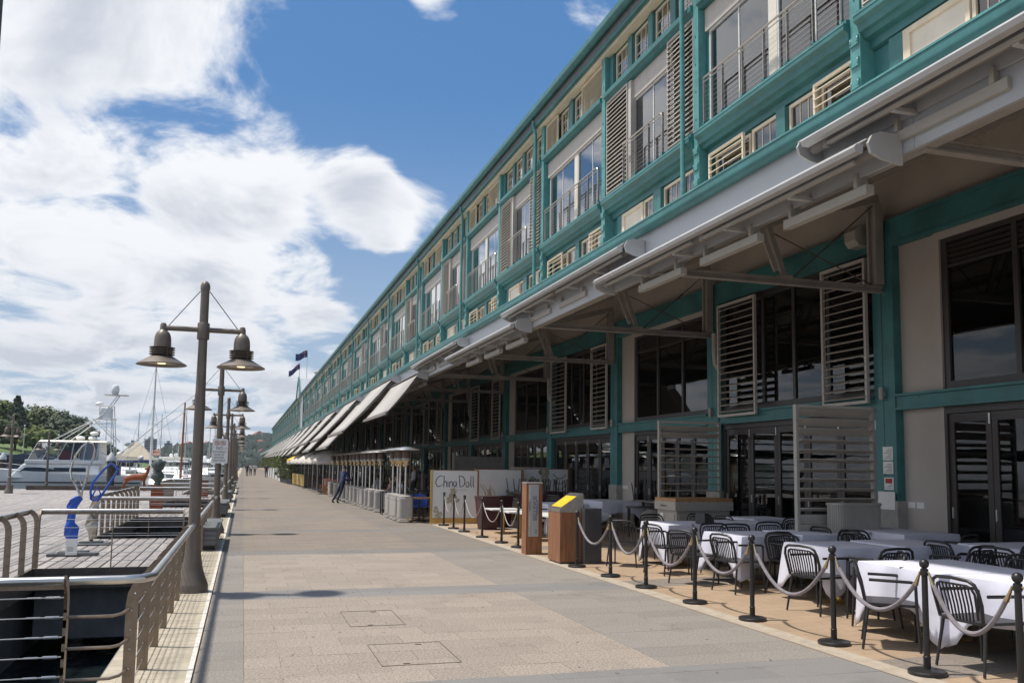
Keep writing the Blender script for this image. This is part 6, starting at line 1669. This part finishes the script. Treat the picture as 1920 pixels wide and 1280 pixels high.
# ================================================================ headland, trees, far shore
def ground_fn(x, y):
    s_ = max(0, min(1, (-24-x-(y-230)*.02)/45)); s_ = s_*s_*(3-2*s_)
    return -2.2 + 9.0*s_ + 1.2*math.sin(x*.06+y*.03)*s_ + max(0, (y-300)*.03)*s_
b = MB(); nx, ny = 50, 24; vs = []; fs = []
for i in range(nx+1):
    for j in range(ny+1): x = -240+225*i/nx; y = 185+260*j/ny; vs.append((x, y, ground_fn(x, y)))
for i in range(nx):
    for j in range(ny): a = i*(ny+1)+j; fs.append((a, a+1, a+ny+2, a+ny+1))
struct(b.add(vs, fs).build('headland', 'grass', None, True))
def tree(x, y, h_, r_, label, mt, shape='round', n=1500, seed=0, leaf=.55):
    z = ground_fn(x, y)-.2
    t = thing('tree', (x, y, z), label, 'tree'); rg = random.Random(seed)
    tk = MB().tube([(0, 0, 0), (.1, .1, h_*.3), (0, 0, h_*.55), (.1, 0, h_*.8)], [r_*.085, r_*.07, r_*.05, r_*.02], 8)
    for k in range(7):
        a = k*.9; zz = h_*(.3+.07*k); l_ = r_*(.75 if shape != 'pine' else .5*(1-k/9))
        tk.tube([(0, 0, zz), (l_*.5*math.cos(a), l_*.5*math.sin(a), zz+l_*.25), (l_*math.cos(a), l_*math.sin(a), zz+l_*.35)], [r_*.035, r_*.025, r_*.01], 5)
    tk.build('trunk', 'bark', t, True)
    cl = []
    if shape == 'pine':
        for k in range(16):
            u = k/15; rr = r_*(1-u)**.8+.3; m_ = max(3, int(8*(1-u)))
            for q in range(m_): a = q*6.28/m_+k; cl.append((rr*.65*math.cos(a), rr*.65*math.sin(a), h_*(.18+.8*u), rr*.45, .35))
    else:
        for k in range(42):
            a = rg.uniform(0, 6.28); v = rg.uniform(-.35, 1) if shape == 'round' else rg.uniform(0, .9); rr = r_*math.sqrt(max(.05, 1-v*v))*rg.uniform(.35, .9)
            cl.append((rr*math.cos(a), rr*math.sin(a), h_*.58+v*h_*.36, r_*rg.uniform(.22, .38), .75))
    b = MB(); per = n//len(cl)
    for cx, cy, cz, cr, fl in cl:
        for _ in range(per):
            d = Vector((rg.gauss(0, 1), rg.gauss(0, 1), rg.gauss(0, 1))).normalized()*rg.uniform(.55, 1.05)
            p = Vector((cx+d.x*cr, cy+d.y*cr, cz+d.z*cr*fl)); s_ = leaf*rg.uniform(.6, 1.3)
            u = (d+Vector((rg.uniform(-.6, .6), rg.uniform(-.6, .6), rg.uniform(-.2, .8)))).normalized(); e = u.cross(Vector((rg.uniform(-1, 1), rg.uniform(-1, 1), .4))).normalized(); g = u.cross(e)
            b.add([p-e*s_, p+g*s_*.6, p+e*s_, p-g*s_*.6], [(0, 1, 2, 3)])
    b.build('crown', mt, t)
TR = [(-58.5, 262, 17, 3.6, 'tall dark Norfolk pine spire standing above the other trees', 'leaf_dark', 'pine'),
      (-65, 268, 14.5, 7.5, 'bright yellow green tree at the outer edge of the headland', 'leaf_light', 'round'),
      (-57, 285, 15.5, 8.0, 'broad olive green fig tree behind the pine spire', 'leaf_mid', 'round'),
      (-50, 280, 14.2, 7.5, 'broad dark fig tree with a level crown above the lawn', 'leaf_dark', 'flat'),
      (-45.5, 274, 12.2, 6.0, 'dark spreading fig tree at the right end of the wooded hill', 'leaf_dark', 'flat'),
      (-52, 255, 8.5, 4.5, 'small yellow green tree in front of the fig trees', 'leaf_light', 'round'),
      (-42.5, 262, 11.5, 3.6, 'separate dark palm like tree beside the lookout tower of the yacht', 'leaf_dark', 'round'),
      (-37.5, 268, 7.5, 4.0, 'low dark tree partly behind the tubular tower', 'leaf_dark', 'round'),
      (-31.5, 258, 6.5, 3.6, 'rounded dark green tree near the water behind the moored yachts', 'leaf_dark', 'round'),
      (-36, 250, 8.6, 4.0, 'dark tree behind the tower legs of the fishing yacht', 'leaf_dark', 'round'),
      (-62, 250, 9, 5, 'mid green bushy tree behind the teal sheds', 'leaf_mid', 'round'),
      (-72, 280, 15, 8, 'large mid green tree at the rim of the wooded hill', 'leaf_mid', 'round')]
for i, (x, y, h_, r_, lab, mt, sh) in enumerate(TR): tree(x, y, h_*.86, r_*1.12, lab, mt, sh, 5200, i+20, .55)
def shed(x, y, w_, d_, h_, mt, label):
    t = thing('shed', (x, y, -1.2), label, 'shed')
    MB().box(-w_/2, w_/2, -d_/2, d_/2, 0, h_).build('wall', mt, t)
    MB().prism([(-w_/2-.3, h_), (w_/2+.3, h_), (w_/2, h_+.5), (0, h_+1.0), (-w_/2, h_+.5)], -d_/2-.3, d_/2+.3).build('roof', mt, t)
    for k in range(int(w_/2.2)): MB().box(-w_/2+.5+k*2.2, -w_/2+1.9+k*2.2, -d_/2-.04, -d_/2, .4, 2.4).build('door', 'shed_dark', t)
shed(-38, 150, 8, 6, 3.4, 'shed_blue', 'teal boat shed with a row of doors below the wooded hill')
shed(-31, 148, 6.5, 6, 3.0, 'shed_dark', 'dark blue grey boat shed next to the teal one')
shed(-26, 152, 4, 5, 2.6, 'shed_dark', 'small dark blue shed at the end of the boat sheds')
cr_ = thing('parked_car', (-47.5, 243, ground_fn(-47.5, 243)), 'silver car parked on the lawn below the trees', 'car', rz=R(10))
frustum(-2.1, 2.1, .85, .85, .3, .85, 0, 0).build('body', 'car_paint', cr_, bevel=.1); frustum(-1.3, 1.2, .78, .62, .85, 1.4, .5, .4).build('cabin', 'boat_dark', cr_)
for sx in (-1.3, 1.3):
    for sy in (-.8, .8): MB().tube([(sx, sy-.1, .32), (sx, sy+.1, .32)], .32, 12).build('wheel', 'rubber', cr_)
for i, (x, y) in enumerate(((-53, 246), (-44, 240), (-37, 238))):
    t = thing('light_pole', (x, y, ground_fn(x, y)), 'pale thin light pole on the lawn below the trees', 'lamp post', 'light poles on the lawn')
    MB().lathe([(.12, 0), (.07, 7)], 8).build('shaft', 'white_paint', t, True); MB().sphere((0, 0, 7.1), .22, 8, 6).build('globe', 'white_paint', t, True)
# far shore across the bay
def hz(x): return 15 + 9*math.sin(x*.011+1.0) + 6*math.sin(x*.027+2) + 3*math.sin(x*.07) + (10 if x > -20 else 0)*min(1, (x+20)/40 if x > -20 else 0)
b = MB(); vs = []; fs = []; nx, ny = 150, 10
for i in range(nx+1):
    x = -620+1100*i/nx
    for j in range(ny+1):
        u = j/ny; y = 900+420*u; vs.append((x*(1+.25*u), y, -2.4 + (hz(x)+2.4)*(math.sin(min(1, u*1.15)*math.pi/2)**1.2) + random.uniform(-.5, .5)))
for i in range(nx):
    for j in range(ny): a = i*(ny+1)+j; fs.append((a, a+1, a+ny+2, a+ny+1))
struct(b.add(vs, fs).build('far_hills', 'hill', None, True))
def far_pt(rg):
    x = rg.uniform(-330, 120); u = rg.random()
    return x*(1+.25*u), 900+420*u, -2.4 + (hz(x)+2.4)*(math.sin(min(1, u*1.15)*math.pi/2)**1.2), u
b = MB(); rg = random.Random(9)
for _ in range(3600):
    x, y, z, u = far_pt(rg); r_ = rg.uniform(2.0, 4.6); zz = r_*rg.uniform(.8, 1.4)
    b.add([(x-r_, y, z), (x+r_, y, z), (x, y-r_, z), (x, y+r_, z), (x, y, z+zz*1.3), (x-r_*.7, y-r_*.4, z+zz*.8), (x+r_*.7, y-r_*.4, z+zz*.8)], [(0, 2, 5), (2, 1, 6), (2, 6, 5), (5, 6, 4), (0, 5, 4), (1, 4, 6), (0, 4, 3), (1, 3, 4)])
tag(b.build('far_wood', 'hill'), 'bluish wooded slopes of the far shore across the bay', 'wood', kind='stuff')
hm = MB(); hm.box(-3.5, 3.5, -3, 3, -2, 4.0); hm.m(1).prism([(-3.9, 4.0), (3.9, 4.0), (0, 6.2)], -3.3, 3.3); hmesh = hm.mesh('house', ['house_wall', 'house_roof'])
for _ in range(95):
    x, y, z, u = far_pt(rg)
    if u < .05: continue
    o = put('house', hmesh, None, (x, y, z+.8), (0, 0, rg.uniform(0, 6.28)), tuple([rg.uniform(.6, 1.25)]*3))
    tag(o, 'small house with a tiled roof among the trees of the far shore', 'house', 'houses on the far shore')
for i, (x, y, w_, h_) in enumerate(((-112, 1180, 14, 17), (-92, 1190, 9, 12), (-135, 1200, 9, 12), (-70, 1200, 12, 9), (-160, 1185, 10, 9))):
    t = thing('apartment_block', (x, y, 14), ('tallest' if i == 0 else 'plain') + ' grey apartment block on the skyline of the far shore', 'building', None if i == 0 else 'far apartment blocks')
    MB().box(-w_/2, w_/2, -4, 4, 0, h_).box(-w_/5, w_/5, -3, 3, h_, h_+3).build('wall', 'tower_block', t)
    for k in range(int(h_/3)): MB().box(-w_/2+.8, w_/2-.8, -4.08, -4.0, 1+k*3, 2.6+k*3).build('window_band', 'boat_dark', t)

# ================================================================ people
def person(name, J, mats, loc, rz, label, hairlen=0, cat='person'):
    """J: joint positions; body grown as one skin, clothes told apart by limb"""
    E = [('pel', 'sp'), ('sp', 'ch'), ('ch', 'nk'), ('nk', 'hd0'), ('hd0', 'hd1')]
    rad = {'pel': (.15, .12), 'sp': (.145, .11), 'ch': (.165, .115), 'nk': (.06, .06), 'hd0': (.085, .095), 'hd1': (.075, .085)}
    for s_ in 'LR':
        E += [('ch', 'sh'+s_), ('sh'+s_, 'el'+s_), ('el'+s_, 'wr'+s_), ('wr'+s_, 'ha'+s_), ('pel', 'hp'+s_), ('hp'+s_, 'kn'+s_), ('kn'+s_, 'an'+s_), ('an'+s_, 'to'+s_)]
        rad.update({'sh'+s_: .068, 'el'+s_: .048, 'wr'+s_: .034, 'ha'+s_: .03, 'hp'+s_: .098, 'kn'+s_: .065, 'an'+s_: .045, 'to'+s_: .036})
    me = dj(E, {k: (J[k], rad[k]) for k in rad})
    slots = ['skin', mats[0], mats[1], 'hair', 'rubber']
    for s_ in slots: me.materials.append(MATS[s_])
    seg = []
    for a, b in E:
        if b in ('hd0', 'hd1', 'nk'): k = 0
        elif a[:2] == 'wr' or b[:2] == 'wr' and mats[2]: k = 0
        elif a[:2] in ('hp', 'kn') or b[:2] == 'hp': k = 2
        elif a[:2] == 'an': k = 4
        else: k = 1
        seg.append((Vector(J[a]), Vector(J[b]), k))
    h0, h1 = Vector(J['hd0']), Vector(J['hd1'])
    f_ = Vector(J.get('face', (0, 1, 0)))
    for p in me.polygons:
        c = p.center; best = 9; kk = 1
        for a, b, k in seg:
            d = b-a; t = max(0, min(1, (c-a).dot(d)/max(1e-6, d.dot(d)))); q = (c-(a+d*t)).length
            if q < best: best = q; kk = k
        if kk == 0 and (c-h0).length < .22 and c.z > h0.z-.04:
            if c.z > h0.z+.09 or (c-h0).dot(f_) < .0: kk = 3
        p.material_index = kk
    t = thing(name, loc, label, cat, rz=rz)
    o = put('body', me, t)
    for s_ in (-1, 1):
        pass
    hd = (h0+h1)/2; fn = f_.normalized(); sd = Vector((0, 0, 1)).cross(fn)
    MB().sphere(tuple(hd+fn*.095+Vector((0, 0, -.015))), .018, 6, 5, (1, 1, 1.4)).build('nose', 'skin', t, True)
    for s_ in (-1, 1):
        MB().sphere(tuple(hd+sd*s_*.085+Vector((0, 0, -.01))), .022, 6, 5, (.6, .6, 1.3)).build('ear', 'skin', t, True)
        MB().sphere(tuple(hd+fn*.083+sd*s_*.03+Vector((0, 0, .015))), .010, 6, 4).build('eye', 'hair', t, True)
        w_ = Vector(J['ha'+('L' if s_ < 0 else 'R')])
    return t
def stand(lean=0, stride=0, armf=0, face=(0, 1, 0)):
    J = {'pel': (0, 0, .93), 'sp': (0, .01+lean*.1, 1.12), 'ch': (0, lean*.25, 1.36), 'nk': (0, lean*.32, 1.50), 'hd0': (0, lean*.36+.02, 1.60), 'hd1': (0, lean*.36+.03, 1.70), 'face': face}
    for s_, sx in (('L', -1), ('R', 1)):
        st = stride*sx
        J.update({'sh'+s_: (sx*.185, lean*.25, 1.40), 'el'+s_: (sx*.24, lean*.25-.03-st*.25+armf*.1, 1.13), 'wr'+s_: (sx*.25, lean*.25+.06-st*.4+armf*.28, .93+armf*.12), 'ha'+s_: (sx*.25, lean*.25+.09-st*.45+armf*.34, .85+armf*.14),
                  'hp'+s_: (sx*.09, 0, .88), 'kn'+s_: (sx*.10, .03+st*.22, .49), 'an'+s_: (sx*.10, st*.38-.02, .08), 'to'+s_: (sx*.11, st*.38+.13, .035)})
    return J
def sit(face=(0, 1, 0)):
    J = {'pel': (0, 0, .52), 'sp': (0, .0, .70), 'ch': (0, .04, .95), 'nk': (0, .06, 1.08), 'hd0': (0, .09, 1.18), 'hd1': (0, .10, 1.28), 'face': face}
    for s_, sx in (('L', -1), ('R', 1)):
        J.update({'sh'+s_: (sx*.185, .04, .98), 'el'+s_: (sx*.24, .12, .74), 'wr'+s_: (sx*.18, .34, .76), 'ha'+s_: (sx*.15, .42, .77), 'hp'+s_: (sx*.09, .05, .50), 'kn'+s_: (sx*.11, .46, .50), 'an'+s_: (sx*.11, .46, .09), 'to'+s_: (sx*.11, .58, .04)})
    return J
# the man leaning forward over the heaters, one leg back
J = stand(.3, 0, .6)
J.update({'anL': (-.10, -.42, .08), 'toL': (-.10, -.30, .035), 'knL': (-.10, -.18, .48), 'anR': (.10, -.28, .08), 'toR': (.10, -.16, .035), 'knR': (.10, -.10, .48), 'elL': (-.25, .22, 1.12), 'wrL': (-.2, .40, .98), 'haL': (-.18, .48, .95), 'elR': (.25, .24, 1.12), 'wrR': (.2, .42, .98), 'haR': (.18, .50, .95)})
person('person', J, ('navy', 'navy_dark', False), (4.36, 40.6, .001), R(-72), 'person in a blue jacket and dark trousers leaning forward over the patio heaters')
person('person', stand(0, .5), ('shirt_dark', 'navy_dark', False), (.55, 124, .001), R(5), 'person in dark clothes walking away at the far end of the promenade')
person('person', stand(0, -.4), ('shirt_white', 'navy_dark', True), (1.05, 130, .001), R(0), 'person in a white shirt and dark shorts beside another walker far off')
person('person', stand(0, .4), ('shirt_white', 'navy_dark', True), (1.62, 131, .001), R(8), 'person in a white top walking at the outer side of the far trio')
person('person', stand(0, .3), ('shirt_dark', 'navy_dark', True), (2.75, 112, .001), R(180), 'person in black walking close to the white wall panels')
person('person', stand(0, 0, .5), ('shirt_white', 'shirt_dark', False), (7.6, 40.2, fz(7.6)), R(95), 'person in a white shirt standing among the laid tables')
person('person', sit(), ('shirt_dark', 'shirt_dark', False), (6.05, 35.2, fz(6)+.02), R(150), 'seated diner in black with dark hair behind the patio heaters')
person('person', sit(), ('mesh_brown', 'navy_dark', True), (6.3, 37.4, fz(6)+.02), R(170), 'seated diner in brown behind the patio heaters')
person('person', sit(), ('shirt_white', 'navy_dark', True), (5.9, 39.6, fz(6)+.02), R(20), 'seated diner in a pale shirt behind the patio heaters')
person('person', stand(0, 0, .3), ('cushion', 'shirt_dark', False), (5.6, 51.2, 0.003), R(160), 'person in grey standing beside the pink chairs')
person('person', sit(), ('shirt_white', 'shirt_dark', True), (5.75, 32.9, fz(5.75)+.02), R(100), 'seated diner in a white shirt at the first laid table')
person('person', sit(), ('pink', 'navy_dark', True), (5.62, 34.1, fz(5.62)+.02), R(60), 'seated diner in a pink top behind the patio heaters')
for x, y in ((6.05, 35.2), (6.3, 37.4), (5.9, 39.6), (5.75, 32.9), (5.62, 34.1)):
    t = thing('dining_chair', (x, y, fz(x)+.001), 'plain dark dining chair with a diner on it behind the heaters', 'chair', 'occupied dining chairs')
    MB().box(-.21, .21, -.2, .22, .38, .43).build('seat', 'charcoal', t)
    for sx in (-1, 1):
        for sy in (-1, 1): MB().box(sx*.18-.015, sx*.18+.015, sy*.18-.015, sy*.18+.015, 0, .38).build('leg', 'charcoal', t)

# ================================================================ air over the bay
hzm = bpy.data.materials.new('haze_air'); hzm.use_nodes = True
t = NT(hzm.node_tree); pv = t.n('VolumePrincipled'); o = t.n('OutputMaterial'); t.l(pv.outputs[0], o.inputs['Volume'])
pv.inputs['Color'].default_value = (0.72, 0.80, 0.90, 1); pv.inputs['Density'].default_value = 0.00013
MATS['haze_air'] = hzm
hb_ = MB().box(-900, 700, -70, 1500, -4.5, 60).build('haze', 'haze_air')
hb_['kind'] = 'stuff'; hb_['label'] = 'thin bluish sea haze over the bay'; hb_['category'] = 'haze'
scene.cycles.volume_bounces = 0

print('objects', len(bpy.data.objects))
